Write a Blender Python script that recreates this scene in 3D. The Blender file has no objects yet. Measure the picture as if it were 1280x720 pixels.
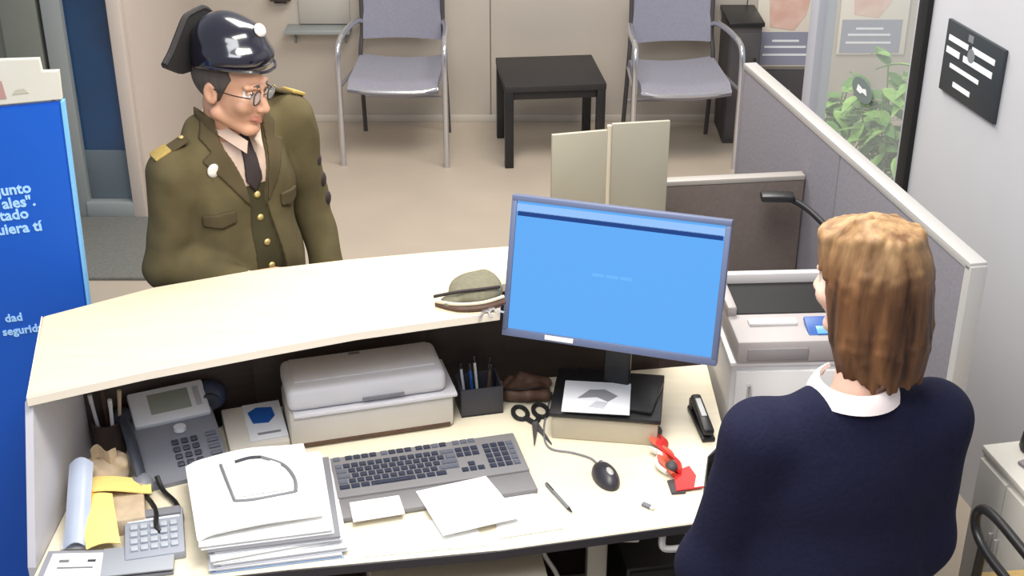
import bpy, bmesh, math, random
import numpy as np
from mathutils import Vector, Matrix, Euler

# ---------------------------------------------------------------- camera, light, exposure
S = bpy.context.scene
C = S.collection
R = math.radians

cam_d = bpy.data.cameras.new('camera')
cam_d.sensor_width = 36.0
cam_d.lens = 1700 / 1280 * 36.0
cam = bpy.data.objects.new('camera', cam_d)
C.objects.link(cam)
cam.location = (0, 0, 2.7)
cam.rotation_euler = (R(90 - 27), 0, 0)
S.camera = cam

w = bpy.data.worlds.new('world')
S.world = w
w.use_nodes = True
w.node_tree.nodes['Background'].inputs[0].default_value = (0.86, 0.91, 1.0, 1)
w.node_tree.nodes['Background'].inputs[1].default_value = 0.42


def area(name, loc, size, power, col, target):
    d = bpy.data.lights.new(name, 'AREA')
    d.shape = 'RECTANGLE'
    d.size, d.size_y = size
    d.energy = power
    d.color = col
    o = bpy.data.objects.new(name, d)
    C.objects.link(o)
    o.location = loc
    o.rotation_euler = (Vector(target) - Vector(loc)).to_track_quat('-Z', 'Y').to_euler()
    return o


area('desk_ceiling_lamp', (0.1, 2.35, 3.15), (1.5, 0.6), 60, (1.0, 0.95, 0.86), (0.0, 2.45, 0))
area('hall_ceiling_lamp', (0.2, 5.0, 3.3), (2.4, 0.8), 98, (1.0, 0.95, 0.88), (0.1, 5.1, 0))
area('back_ceiling_lamp', (-0.6, 1.0, 3.2), (1.6, 0.8), 34, (0.95, 0.97, 1.0), (-0.2, 2.6, 0.4))

S.view_settings.view_transform = 'Standard'
S.view_settings.look = 'None'
S.view_settings.gamma = 1.0
S.view_settings.use_curve_mapping = False
S.view_settings.exposure = 0.35


# ---------------------------------------------------------------- materials
def lin(c):
    c = c / 255.0
    return c / 12.92 if c <= 0.04045 else ((c + 0.055) / 1.055) ** 2.4


def rgb(r, g, b):
    return (lin(r), lin(g), lin(b), 1.0)


MATS = {}


def mat(name, col, rough=0.6, metal=0.0, var=0.0, scale=12.0, stretch=(1, 1, 1), bump=0.0, col2=None,
        coat=0.0, emit=0.0, base=None, alpha=1.0, trans=0.0, spec=0.5):
    if name in MATS:
        return MATS[name]
    m = bpy.data.materials.new(name)
    m.use_nodes = True
    nt = m.node_tree
    b = nt.nodes['Principled BSDF']
    c = rgb(*col)
    b.inputs['Base Color'].default_value = rgb(*base) if base else c
    b.inputs['Roughness'].default_value = rough
    b.inputs['Metallic'].default_value = metal
    b.inputs['Specular IOR Level'].default_value = spec
    b.inputs['Coat Weight'].default_value = coat
    b.inputs['Alpha'].default_value = alpha
    b.inputs['Transmission Weight'].default_value = trans
    if emit:
        b.inputs['Emission Color'].default_value = c
        b.inputs['Emission Strength'].default_value = emit
    if var or bump or col2:
        tc = nt.nodes.new('ShaderNodeTexCoord')
        mp = nt.nodes.new('ShaderNodeMapping')
        mp.inputs['Scale'].default_value = stretch
        nz = nt.nodes.new('ShaderNodeTexNoise')
        nz.inputs['Scale'].default_value = scale
        nz.inputs['Detail'].default_value = 5
        nt.links.new(tc.outputs['Object'], mp.inputs['Vector'])
        nt.links.new(mp.outputs['Vector'], nz.inputs['Vector'])
        if var or col2:
            cr = nt.nodes.new('ShaderNodeValToRGB')
            if col2:
                a, d = c, rgb(*col2)
            else:
                a = tuple(max(0, x * (1 - var)) for x in c[:3]) + (1,)
                d = tuple(min(1, x * (1 + var)) for x in c[:3]) + (1,)
            cr.color_ramp.elements[0].color = a
            cr.color_ramp.elements[1].color = d
            cr.color_ramp.elements[0].position = 0.3
            cr.color_ramp.elements[1].position = 0.7
            nt.links.new(nz.outputs['Fac'], cr.inputs['Fac'])
            nt.links.new(cr.outputs['Color'], b.inputs['Base Color'])
        if bump:
            bp = nt.nodes.new('ShaderNodeBump')
            bp.inputs['Strength'].default_value = bump
            bp.inputs['Distance'].default_value = 0.004
            nt.links.new(nz.outputs['Fac'], bp.inputs['Height'])
            nt.links.new(bp.outputs['Normal'], b.inputs['Normal'])
    MATS[name] = m
    return m


M_floor = mat('floor_vinyl', (180, 167, 151), 0.45, var=0.05, scale=2.5, bump=0.02)
M_backwall = mat('back_wall_panel', (190, 182, 171), 0.6, var=0.03, scale=3)
M_pinkwall = mat('side_wall_paint', (196, 184, 174), 0.7, var=0.03, scale=3)
M_rightwall = mat('right_wall_paint', (190, 191, 196), 0.7, var=0.02, scale=4)
M_frame = mat('grey_green_frame', (116, 120, 112), 0.5, var=0.04, scale=4)
M_frame_light = mat('pale_metal_frame', (150, 156, 156), 0.4, 0.2)
M_doorglass = mat('dark_blue_glass', (20, 60, 98), 0.12, var=0.3, scale=3, coat=0.4)
M_doorlow = mat('grey_kick_plate', (96, 108, 116), 0.4, var=0.08, scale=5)
M_mat = mat('floor_mat_fibre', (108, 108, 103), 0.95, var=0.12, scale=60, bump=0.5)
M_wood = mat('counter_beech', (214, 198, 170), 0.42, var=0.05, scale=5, stretch=(1, 9, 9), bump=0.02)
M_woodedge = mat('counter_edge_band', (224, 214, 198), 0.5)
M_desk = mat('desk_beech', (226, 216, 192), 0.42, var=0.04, scale=5, stretch=(1, 9, 9), bump=0.02)
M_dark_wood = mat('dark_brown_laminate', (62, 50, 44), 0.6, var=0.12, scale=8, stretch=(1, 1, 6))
M_deskedge = mat('dark_desk_edge', (40, 38, 46), 0.5)
M_endpanel = mat('end_panel_laminate', (196, 194, 200), 0.5, var=0.02)
M_partition = mat('partition_fabric', (112, 109, 116), 0.9, var=0.06, scale=90, bump=0.25)
M_partdark = mat('dark_partition_fabric', (96, 86, 82), 0.9, var=0.07, scale=90, bump=0.25)
M_trim = mat('pale_aluminium_trim', (184, 182, 180), 0.35, 0.3)
M_cream = mat('cream_screen_panel', (152, 146, 130), 0.5, var=0.03, scale=5)
M_black = mat('black_plastic', (24, 24, 27), 0.4, var=0.1, scale=30)
M_blackmatte = mat('black_matte', (20, 20, 22), 0.75)
M_tabletop = mat('black_table_lacquer', (38, 35, 36), 0.5, var=0.1, scale=15)
M_chrome = mat('satin_chrome', (205, 205, 210), 0.22, 0.85)
M_chairfab = mat('lavender_grey_upholstery', (130, 130, 144), 0.85, var=0.06, scale=80, bump=0.2)
M_chairseat = mat('grey_seat_pad', (138, 137, 148), 0.8, var=0.06, scale=80, bump=0.2)
M_darkgrey = mat('dark_grey_metal', (70, 66, 68), 0.6, var=0.05)
M_blue = mat('banner_blue', (2, 84, 188), 0.5, var=0.05, scale=1.5)
M_bluedge = mat('banner_edge', (120, 185, 235), 0.45)
M_white = mat('white_plastic', (222, 220, 220), 0.45)
M_paper = mat('white_paper', (240, 239, 236), 0.7, var=0.01, scale=20)
M_paperg = mat('greyish_paper', (205, 206, 212), 0.7, var=0.03, scale=20)
M_print = mat('grey_print', (120, 120, 126), 0.8)
M_printdark = mat('dark_print', (60, 62, 70), 0.8)
M_whiteprint = mat('white_print', (225, 228, 232), 0.7)
M_bannertext = mat('pale_blue_lettering', (165, 210, 250), 0.6)
M_scanner = mat('scanner_putty', (196, 190, 182), 0.5, var=0.02)
M_scanlid = mat('scanner_lid', (208, 206, 210), 0.45, var=0.02)
M_phone = mat('phone_grey', (116, 118, 128), 0.5)
M_phonedark = mat('phone_dark', (58, 62, 74), 0.45)
M_phonew = mat('phone_bezel', (210, 213, 222), 0.45)
M_lcd = mat('lcd_grey_green', (140, 148, 142), 0.25)
M_key = mat('key_slate', (48, 53, 70), 0.5, var=0.1, scale=40)
M_keypale = mat('key_grey', (92, 96, 108), 0.5)
M_kbbody = mat('keyboard_body', (124, 122, 124), 0.55, var=0.03)
M_screen = mat('screen_blue', (86, 154, 221), 0.35, emit=1.0, base=(8, 14, 24), spec=0.25)
M_screentop = mat('screen_pale_strip', (134, 175, 224), 0.35, emit=1.0, base=(14, 20, 28), spec=0.25)
M_screenbar = mat('screen_navy_bar', (16, 54, 118), 0.35, emit=1.0, base=(6, 10, 20), spec=0.25)
M_screentext = mat('screen_text', (98, 164, 228), 0.35, emit=1.0, base=(8, 14, 24), spec=0.25)
M_bezel = mat('monitor_bezel', (92, 102, 132), 0.4)
M_riser = mat('riser_grey', (186, 176, 156), 0.5, var=0.03)
M_red = mat('red_card', (206, 40, 40), 0.5)
M_orange = mat('orange_red_strap', (212, 96, 72), 0.6)
M_yellow = mat('yellow_paper', (240, 214, 130), 0.7, var=0.05)
M_yellowd = mat('deep_yellow', (236, 178, 36), 0.6)
M_folderblue = mat('pale_blue_film', (176, 186, 206), 0.3, var=0.05)
M_bluelabel = mat('blue_label', (28, 78, 150), 0.4)
M_beigebag = mat('beige_crumple', (188, 168, 142), 0.8, var=0.15, scale=25, bump=0.5)
M_brown = mat('brown_leather', (84, 60, 46), 0.6, var=0.2, scale=25)
M_capgrey = mat('grey_olive_felt', (112, 108, 90), 0.9, var=0.12, scale=60, bump=0.3)
M_caplight = mat('pale_piping', (196, 190, 168), 0.7)
M_tan = mat('tan_wood_seat', (196, 164, 104), 0.5, var=0.08, scale=6, stretch=(1, 8, 8))
M_leaf = mat('leaf_green', (110, 158, 72), 0.5, col2=(166, 200, 118), scale=18)
M_leafd = mat('leaf_dark', (70, 112, 54), 0.5, col2=(104, 150, 76), scale=18)
M_pot = mat('pale_pot', (196, 196, 188), 0.6, var=0.06)
M_soil = mat('soil', (58, 48, 40), 0.95, var=0.3, scale=60)
M_pebble = mat('white_pebble', (214, 212, 202), 0.7)
M_skinpic = mat('poster_photo', (206, 158, 140), 0.5, col2=(226, 196, 184), scale=9)
M_posterbg = mat('poster_cream', (222, 214, 200), 0.5)
M_postergrey = mat('poster_grey', (140, 142, 160), 0.5)
M_winglass = mat('clear_glass', (232, 240, 240), 0.03, alpha=0.12)
M_sticker = mat('grey_sticker', (110, 122, 122), 0.5)
M_jamb = mat('pale_jamb', (176, 178, 188), 0.5)
# figures
M_skin = mat('skin_tan', (188, 142, 116), 0.5, var=0.05, scale=20)
M_skinw = mat('skin_fair', (226, 184, 164), 0.5, var=0.04, scale=20)
M_lip = mat('lip', (164, 108, 92), 0.5)
M_eye = mat('eye_white', (220, 214, 208), 0.2)
M_iris = mat('iris_dark', (46, 34, 26), 0.2)
M_greyhair = mat('dark_grey_hair', (70, 62, 58), 0.8, var=0.2, scale=90, stretch=(1, 1, 0.15), bump=0.5)
M_coat = mat('olive_wool', (91, 82, 57), 0.95, var=0.13, scale=14, bump=0.25, spec=0.2)
M_lapel = mat('olive_wool_lapel', (80, 70, 50), 0.95, var=0.12, scale=14, bump=0.25, spec=0.2)
M_vest = mat('dark_olive_tunic', (66, 61, 42), 0.95, var=0.12, scale=16, bump=0.25, spec=0.2)
M_shirt = mat('pinkish_shirt', (196, 172, 156), 0.8, var=0.04)
M_tie = mat('dark_tie', (44, 34, 34), 0.7)
M_gold = mat('gold_braid', (196, 168, 96), 0.45, 0.4, var=0.1, scale=90)
M_brass = mat('brass_button', (226, 200, 130), 0.3, 0.6)
M_silver = mat('silver_badge', (226, 222, 218), 0.35, 0.3)
M_patent = mat('black_patent_leather', (22, 20, 34), 0.2, coat=0.8)
M_hatmatte = mat('black_hat_felt', (22, 19, 20), 0.7, var=0.15, scale=30)
M_navy = mat('navy_knit', (28, 29, 50), 0.95, var=0.1, scale=110, bump=0.35, spec=0.15)
M_blouse = mat('white_blouse', (240, 226, 222), 0.7)
M_trouser = mat('dark_trousers', (34, 32, 36), 0.9, var=0.1)
M_shoe = mat('black_shoe', (20, 18, 18), 0.35)


def hair_mat():
    m = bpy.data.materials.new('ginger_brown_hair')
    m.use_nodes = True
    nt = m.node_tree
    b = nt.nodes['Principled BSDF']
    b.inputs['Roughness'].default_value = 0.55
    b.inputs['Specular IOR Level'].default_value = 0.3
    tc = nt.nodes.new('ShaderNodeTexCoord')
    mp = nt.nodes.new('ShaderNodeMapping')
    mp.inputs['Scale'].default_value = (1, 1, 0.12)
    nz = nt.nodes.new('ShaderNodeTexNoise')
    nz.inputs['Scale'].default_value = 34
    nz.inputs['Detail'].default_value = 6
    nt.links.new(tc.outputs['Object'], mp.inputs['Vector'])
    nt.links.new(mp.outputs['Vector'], nz.inputs['Vector'])
    r1 = nt.nodes.new('ShaderNodeValToRGB')
    r1.color_ramp.elements[0].color = rgb(48, 27, 16)
    r1.color_ramp.elements[1].color = rgb(124, 84, 52)
    r1.color_ramp.elements[0].position = 0.33
    r1.color_ramp.elements[1].position = 0.68
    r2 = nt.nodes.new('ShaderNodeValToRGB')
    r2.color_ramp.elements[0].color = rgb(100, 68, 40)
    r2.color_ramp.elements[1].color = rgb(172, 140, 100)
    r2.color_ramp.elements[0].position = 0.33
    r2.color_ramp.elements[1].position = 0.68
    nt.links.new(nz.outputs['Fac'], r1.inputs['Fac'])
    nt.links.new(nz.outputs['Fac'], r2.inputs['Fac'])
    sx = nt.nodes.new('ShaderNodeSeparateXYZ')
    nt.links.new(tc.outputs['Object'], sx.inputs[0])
    mr = nt.nodes.new('ShaderNodeMapRange')     # blonder crown, darker lengths
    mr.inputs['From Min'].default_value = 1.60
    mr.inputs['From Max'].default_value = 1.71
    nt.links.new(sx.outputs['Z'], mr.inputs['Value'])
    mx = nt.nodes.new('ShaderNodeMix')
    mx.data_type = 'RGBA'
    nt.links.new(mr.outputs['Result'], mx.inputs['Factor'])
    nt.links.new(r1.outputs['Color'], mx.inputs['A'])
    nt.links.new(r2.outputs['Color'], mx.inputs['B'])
    nt.links.new(mx.outputs['Result'], b.inputs['Base Color'])
    bp = nt.nodes.new('ShaderNodeBump')
    bp.inputs['Strength'].default_value = 0.6
    bp.inputs['Distance'].default_value = 0.006
    nt.links.new(nz.outputs['Fac'], bp.inputs['Height'])
    nt.links.new(bp.outputs['Normal'], b.inputs['Normal'])
    return m


M_hair = hair_mat()


# ---------------------------------------------------------------- mesh builder
class MB:
    def __init__(self):
        self.bm = bmesh.new()

    def box(self, c, s, bev=0.0, rot=(0, 0, 0), seg=2):
        mtx = Matrix.Translation(c) @ Euler(rot).to_matrix().to_4x4() @ Matrix.Diagonal((s[0], s[1], s[2], 1))
        r = bmesh.ops.create_cube(self.bm, size=1.0, matrix=mtx)
        if bev:
            es = list({e for v in r['verts'] for e in v.link_edges})
            bmesh.ops.bevel(self.bm, geom=es, offset=min(bev, min(s) * 0.45), segments=seg, affect='EDGES', profile=0.5)
        return self

    def cyl(self, a, b, r1, r2=None, n=16, caps=True):
        a, b = Vector(a), Vector(b)
        d = b - a
        mtx = Matrix.Translation((a + b) / 2) @ d.to_track_quat('Z', 'Y').to_matrix().to_4x4()
        bmesh.ops.create_cone(self.bm, cap_ends=caps, segments=n, radius1=r1, radius2=r1 if r2 is None else r2,
                              depth=d.length, matrix=mtx)
        return self

    def ball(self, c, r, n=14, rot=(0, 0, 0)):
        rr = (r, r, r) if not hasattr(r, '__len__') else r
        mtx = Matrix.Translation(c) @ Euler(rot).to_matrix().to_4x4() @ Matrix.Diagonal((*rr, 1))
        bmesh.ops.create_uvsphere(self.bm, u_segments=n, v_segments=max(6, n // 2 + 2), radius=1.0, matrix=mtx)
        return self

    def tube(self, pts, r, n=8, sub=6, closed=False, smooth=True, flat=None):
        P = [Vector(p) for p in pts]
        if smooth and len(P) > 2:
            Q = []
            m = len(P)
            rng = range(m if closed else m - 1)
            for i in rng:
                p0 = P[(i - 1) % m] if (closed or i > 0) else P[0]
                p1, p2 = P[i], P[(i + 1) % m]
                p3 = P[(i + 2) % m] if (closed or i + 2 < m) else P[-1]
                for k in range(sub):
                    t = k / sub
                    Q.append(0.5 * ((2 * p1) + (p2 - p0) * t + (2 * p0 - 5 * p1 + 4 * p2 - p3) * t * t
                                    + (3 * p1 - p0 - 3 * p2 + p3) * t ** 3))
            if not closed:
                Q.append(P[-1])
        else:
            Q = P
        rings = []
        up = None
        N = len(Q)
        for i, q in enumerate(Q):
            if closed:
                t = Q[(i + 1) % N] - Q[(i - 1) % N]
            else:
                t = Q[min(i + 1, N - 1)] - Q[max(i - 1, 0)]
            t.normalize()
            if up is None:
                up = t.orthogonal().normalized()
            up = (up - t * up.dot(t))
            if up.length < 1e-5:
                up = t.orthogonal()
            up.normalize()
            side = t.cross(up)
            rr = r[min(i * len(r) // N, len(r) - 1)] if hasattr(r, '__len__') else r
            fl = flat or 1.0
            rings.append([self.bm.verts.new(q + (up * math.cos(2 * math.pi * k / n) * fl
                                                + side * math.sin(2 * math.pi * k / n)) * rr) for k in range(n)])
        for i in range(N if closed else N - 1):
            A, B = rings[i], rings[(i + 1) % N]
            for k in range(n):
                self.bm.faces.new((A[k], A[(k + 1) % n], B[(k + 1) % n], B[k]))
        if not closed:
            self.bm.faces.new(rings[0][::-1])
            self.bm.faces.new(rings[-1])
        return self

    def prism(self, pts, z0, z1, bev=0.0, mtx=None):
        a = [self.bm.verts.new((p[0], p[1], z0)) for p in pts]
        b = [self.bm.verts.new((p[0], p[1], z1)) for p in pts]
        n = len(pts)
        area2 = sum(pts[i][0] * pts[(i + 1) % n][1] - pts[(i + 1) % n][0] * pts[i][1] for i in range(n))
        if area2 < 0:
            a, b = a[::-1], b[::-1]
        fs = [self.bm.faces.new(a[::-1]), self.bm.faces.new(b)]
        for i in range(n):
            fs.append(self.bm.faces.new((a[i], a[(i + 1) % n], b[(i + 1) % n], b[i])))
        if mtx is not None:
            bmesh.ops.transform(self.bm, matrix=mtx, verts=a + b)
        if bev:
            es = list({e for f in fs[:2] for e in f.edges})
            bmesh.ops.bevel(self.bm, geom=es, offset=bev, segments=2, affect='EDGES')
        return self

    def grid(self, fn, nu, nv, thick):
        """a curved sheet of real thickness; fn(u, v) -> point"""
        T = []
        for i in range(nu + 1):
            T.append([Vector(fn(i / nu, j / nv)) for j in range(nv + 1)])

        def nrm(i, j):
            du = T[min(i + 1, nu)][j] - T[max(i - 1, 0)][j]
            dv = T[i][min(j + 1, nv)] - T[i][max(j - 1, 0)]
            v = du.cross(dv)
            return v.normalized() if v.length > 1e-9 else Vector((0, 0, 1))
        A = [[self.bm.verts.new(T[i][j] + nrm(i, j) * thick / 2) for j in range(nv + 1)] for i in range(nu + 1)]
        B = [[self.bm.verts.new(T[i][j] - nrm(i, j) * thick / 2) for j in range(nv + 1)] for i in range(nu + 1)]
        for i in range(nu):
            for j in range(nv):
                self.bm.faces.new((A[i][j], A[i + 1][j], A[i + 1][j + 1], A[i][j + 1]))
                self.bm.faces.new((B[i][j + 1], B[i + 1][j + 1], B[i + 1][j], B[i][j]))
        for i in range(nu):
            self.bm.faces.new((A[i + 1][0], A[i][0], B[i][0], B[i + 1][0]))
            self.bm.faces.new((A[i][nv], A[i + 1][nv], B[i + 1][nv], B[i][nv]))
        for j in range(nv):
            self.bm.faces.new((A[0][j], A[0][j + 1], B[0][j + 1], B[0][j]))
            self.bm.faces.new((A[nu][j + 1], A[nu][j], B[nu][j], B[nu][j + 1]))
        return self

    def lathe(self, prof, n=20, c=(0, 0, 0)):
        rings = []
        for r, z in prof:
            rings.append([self.bm.verts.new((c[0] + r * math.cos(2 * math.pi * k / n),
                                             c[1] + r * math.sin(2 * math.pi * k / n), c[2] + z)) for k in range(n)])
        for A, B in zip(rings, rings[1:]):
            for k in range(n):
                self.bm.faces.new((A[k], A[(k + 1) % n], B[(k + 1) % n], B[k]))
        self.bm.faces.new(rings[0][::-1])
        self.bm.faces.new(rings[-1])
        return self

    def build(self, name, m, parent=None, loc=None, rot=None, smooth=True):
        me = bpy.data.meshes.new(name)
        bmesh.ops.recalc_face_normals(self.bm, faces=self.bm.faces)
        self.bm.to_mesh(me)
        self.bm.free()
        me.materials.append(m)
        if smooth:
            me.polygons.foreach_set('use_smooth', [True] * len(me.polygons))
            try:
                me.set_sharp_from_angle(angle=R(38))
            except Exception:
                pass
        o = bpy.data.objects.new(name, me)
        C.objects.link(o)
        if parent:
            o.parent = parent
        if loc:
            o.location = loc
        if rot:
            o.rotation_euler = rot
        return o


def thing(name, label, cat, loc=(0, 0, 0), rz=0.0, group=None):
    o = bpy.data.objects.new(name, None)
    o.empty_display_size = 0.05
    C.objects.link(o)
    o.location = loc
    o.rotation_euler = (0, 0, rz)
    return tag(o, label, cat, group)


def tag(o, label, cat, group=None):
    o['label'] = label
    o['category'] = cat
    if group:
        o['group'] = group
    return o


def struct(o):
    o['kind'] = 'structure'
    return o


def stuff(o):
    o['kind'] = 'stuff'
    return o


def inst(name, mesh, parent, loc=(0, 0, 0), rot=(0, 0, 0), scale=(1, 1, 1)):
    o = bpy.data.objects.new(name, mesh)
    C.objects.link(o)
    o.parent = parent
    o.location = loc
    o.rotation_euler = rot
    o.scale = scale
    return o


def copy_tree(o, parent=None):
    c = o.copy()
    C.objects.link(c)
    if parent:
        c.parent = parent
    for ch in list(o.children):
        copy_tree(ch, c)
    return c


def text_mesh(body, size, depth, name, m, parent, loc, rot, align='RIGHT'):
    cu = bpy.data.curves.new(name, 'FONT')
    cu.body = body
    cu.size = size
    cu.extrude = depth
    cu.offset = size * 0.024
    cu.align_x = align
    cu.resolution_u = 2
    t = bpy.data.objects.new(name, cu)
    C.objects.link(t)
    bpy.context.view_layer.update()
    me = bpy.data.meshes.new_from_object(t.evaluated_get(bpy.context.evaluated_depsgraph_get()))
    bpy.data.objects.remove(t)
    me.materials.clear()
    me.materials.append(m)
    o = bpy.data.objects.new(name, me)
    C.objects.link(o)
    o.parent = parent
    o.location = loc
    o.rotation_euler = rot
    return o


# ---------------------------------------------------------------- signed-distance sculpting (figures, soft goods)
class Field:
    def __init__(self, lo, hi, h):
        self.h = h
        self.lo = np.array(lo, float)
        n = np.ceil((np.array(hi) - self.lo) / h).astype(int) + 1
        self.n = n
        self.ax = [self.lo[i] + np.arange(n[i]) * h for i in range(3)]
        self.f = np.full(n, 0.25, np.float32)
        self.id = np.zeros(n, np.uint8)
        self.best = np.full(n, 9.0, np.float32)

    def sub(self, lo, hi):
        sl = []
        for i in range(3):
            a = int(np.clip(math.floor((lo[i] - self.lo[i]) / self.h), 0, self.n[i]))
            b = int(np.clip(math.ceil((hi[i] - self.lo[i]) / self.h) + 1, 0, self.n[i]))
            sl.append(slice(a, b))
        g = [self.ax[i][sl[i]].astype(np.float32) for i in range(3)]
        return tuple(sl), np.meshgrid(*g, indexing='ij', sparse=True)

    def merge(self, sl, d, k, op, mi):
        f = self.f[sl]
        if op == 'add':
            if k > 0:
                hh = np.maximum(k - np.abs(f - d), 0) / k
                r = np.minimum(f, d) - hh * hh * k * 0.25
            else:
                r = np.minimum(f, d)
            b = self.best[sl]
            upd = d < b
            self.id[sl] = np.where(upd, mi, self.id[sl])
            self.best[sl] = np.where(upd, d, b)
        else:
            d = -d
            if k > 0:
                hh = np.maximum(k - np.abs(f - d), 0) / k
                r = np.maximum(f, d) + hh * hh * k * 0.25
            else:
                r = np.maximum(f, d)
        self.f[sl] = r

    def cone(self, a, b, ra, rb, k=0.02, op='add', mi=0, M=None, sq=None):
        """tapered capsule; sq=(sx,sy,sz) squashes it about its middle"""
        a, b = Vector(a), Vector(b)
        if M is not None:
            a, b = M @ a, M @ b
        a, b = np.array(a), np.array(b)
        pad = max(ra, rb) * (1 if sq is None else max(sq)) + k + 3 * self.h
        sl, (x, y, z) = self.sub(np.minimum(a, b) - pad, np.maximum(a, b) + pad)
        s = (1, 1, 1) if sq is None else sq
        m = (a + b) / 2
        x, y, z = m[0] + (x - m[0]) / s[0], m[1] + (y - m[1]) / s[1], m[2] + (z - m[2]) / s[2]
        ab = b - a
        L = max(float(ab @ ab), 1e-12)
        t = np.clip(((x - a[0]) * ab[0] + (y - a[1]) * ab[1] + (z - a[2]) * ab[2]) / L, 0, 1)
        d = np.sqrt((x - a[0] - t * ab[0]) ** 2 + (y - a[1] - t * ab[1]) ** 2 + (z - a[2] - t * ab[2]) ** 2) - (ra + (rb - ra) * t)
        self.merge(sl, (d * min(s)).astype(np.float32), k, op, mi)
        return self

    def path(self, pts, rs, k=0.02, **kw):
        for i in range(len(pts) - 1):
            self.cone(pts[i], pts[i + 1], rs[i], rs[i + 1], k, **kw)
        return self

    def ell(self, c, r, k=0.02, op='add', mi=0, M=None, rot=(0, 0, 0)):
        Rm = Euler(rot).to_matrix()
        c = Vector(c)
        if M is not None:
            c = M @ c
            Rm = M.to_3x3() @ Rm
        Rm = np.array(Rm)
        c = np.array(c)
        r = np.array(r, float)
        ext = np.sqrt((Rm ** 2) @ (r ** 2)) + k + 3 * self.h
        sl, (x, y, z) = self.sub(c - ext, c + ext)
        x, y, z = x - c[0], y - c[1], z - c[2]
        q = [Rm[0, i] * x + Rm[1, i] * y + Rm[2, i] * z for i in range(3)]
        k0 = np.sqrt(sum((q[i] / r[i]) ** 2 for i in range(3)))
        k1 = np.sqrt(sum((q[i] / r[i] ** 2) ** 2 for i in range(3))) + 1e-9
        self.merge(sl, (k0 * (k0 - 1) / k1).astype(np.float32), k, op, mi)
        return self

    def mesh(self, name, mats, parent, f=None):
        f = self.f if f is None else f
        n, h = f.shape, self.h
        s = f < 0
        cnt = np.zeros((n[0] - 1, n[1] - 1, n[2] - 1), np.uint8)
        for dx in (0, 1):
            for dy in (0, 1):
                for dz in (0, 1):
                    cnt += s[dx:n[0] - 1 + dx, dy:n[1] - 1 + dy, dz:n[2] - 1 + dz]
        act = np.argwhere((cnt > 0) & (cnt < 8))
        idx = np.full(cnt.shape, -1, np.int32)
        idx[act[:, 0], act[:, 1], act[:, 2]] = np.arange(len(act))
        cor = np.array([[i, j, k] for i in (0, 1) for j in (0, 1) for k in (0, 1)])
        val = np.stack([f[act[:, 0] + c[0], act[:, 1] + c[1], act[:, 2] + c[2]] for c in cor], 1).astype(float)
        acc = np.zeros((len(act), 3))
        w_ = np.zeros(len(act))
        for a in range(8):
            for b in range(a + 1, 8):
                if np.abs(cor[a] - cor[b]).sum() == 1:
                    va, vb = val[:, a], val[:, b]
                    cr = (va < 0) != (vb < 0)
                    t = np.where(cr, va / np.where(cr, va - vb, 1), 0)
                    p = cor[a] + t[:, None] * (cor[b] - cor[a])
                    acc += np.where(cr[:, None], p, 0)
                    w_ += cr
        V = self.lo + (act + acc / w_[:, None]) * h
        quads = []
        for axis in range(3):
            o1, o2 = [(1, 2), (2, 0), (0, 1)][axis]
            sa = [slice(None)] * 3
            sb = [slice(None)] * 3
            sa[axis], sb[axis] = slice(0, -1), slice(1, None)
            A, B = s[tuple(sa)], s[tuple(sb)]
            e = np.argwhere(A != B)
            ok = (e[:, o1] > 0) & (e[:, o2] > 0) & (e[:, o1] < n[o1] - 1) & (e[:, o2] < n[o2] - 1)
            e = e[ok]
            flip = A[e[:, 0], e[:, 1], e[:, 2]]
            u = np.zeros(3, int)
            v = np.zeros(3, int)
            u[o1], v[o2] = 1, 1
            c = [e - u - v, e - v, e, e - u]
            q = np.stack([idx[p[:, 0], p[:, 1], p[:, 2]] for p in c], 1)
            q = np.where(flip[:, None], q, q[:, ::-1])
            quads.append(q)
        Q = np.concatenate(quads)
        Q = Q[(Q >= 0).all(1)]
        me = bpy.data.meshes.new(name)
        me.vertices.add(len(V))
        me.vertices.foreach_set('co', V.astype(np.float32).ravel())
        me.loops.add(len(Q) * 4)
        me.loops.foreach_set('vertex_index', Q.astype(np.int32).ravel())
        me.polygons.add(len(Q))
        me.polygons.foreach_set('loop_start', np.arange(0, len(Q) * 4, 4, dtype=np.int32))
        me.polygons.foreach_set('use_smooth', np.ones(len(Q), bool))
        if not isinstance(mats, (list, tuple)):
            mats = [mats]
        for m in mats:
            me.materials.append(m)
        if len(mats) > 1:
            a = act[Q[:, 0]]
            me.polygons.foreach_set('material_index', self.id[a[:, 0], a[:, 1], a[:, 2]].astype(np.int32))
        me.update(calc_edges=True)
        me.validate()
        o = bpy.data.objects.new(name, me)
        C.objects.link(o)
        if parent:
            o.parent = parent
        return o

    def poly(self, pts, axes=(0, 2)):
        """signed distance to a polygon drawn in two of the axes, broadcast through the third"""
        u, v = np.meshgrid(self.ax[axes[0]], self.ax[axes[1]], indexing='ij')
        d = np.full(u.shape, 1e9)
        sgn = np.ones(u.shape)
        m = len(pts)
        for i in range(m):
            (x0, y0), (x1, y1) = pts[i], pts[(i + 1) % m]
            ex, ey = x1 - x0, y1 - y0
            wx, wy = u - x0, v - y0
            t = np.clip((wx * ex + wy * ey) / (ex * ex + ey * ey + 1e-12), 0, 1)
            d = np.minimum(d, (wx - ex * t) ** 2 + (wy - ey * t) ** 2)
            c1 = v >= y0
            c2 = v < y1
            c3 = ex * wy > ey * wx
            fl = (c1 & c2 & c3) | (~c1 & ~c2 & ~c3)
            sgn = np.where(fl, -sgn, sgn)
        d = (np.sqrt(d) * sgn).astype(np.float32)
        third = ({0, 1, 2} - set(axes)).pop()
        return np.expand_dims(d, third)


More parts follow.
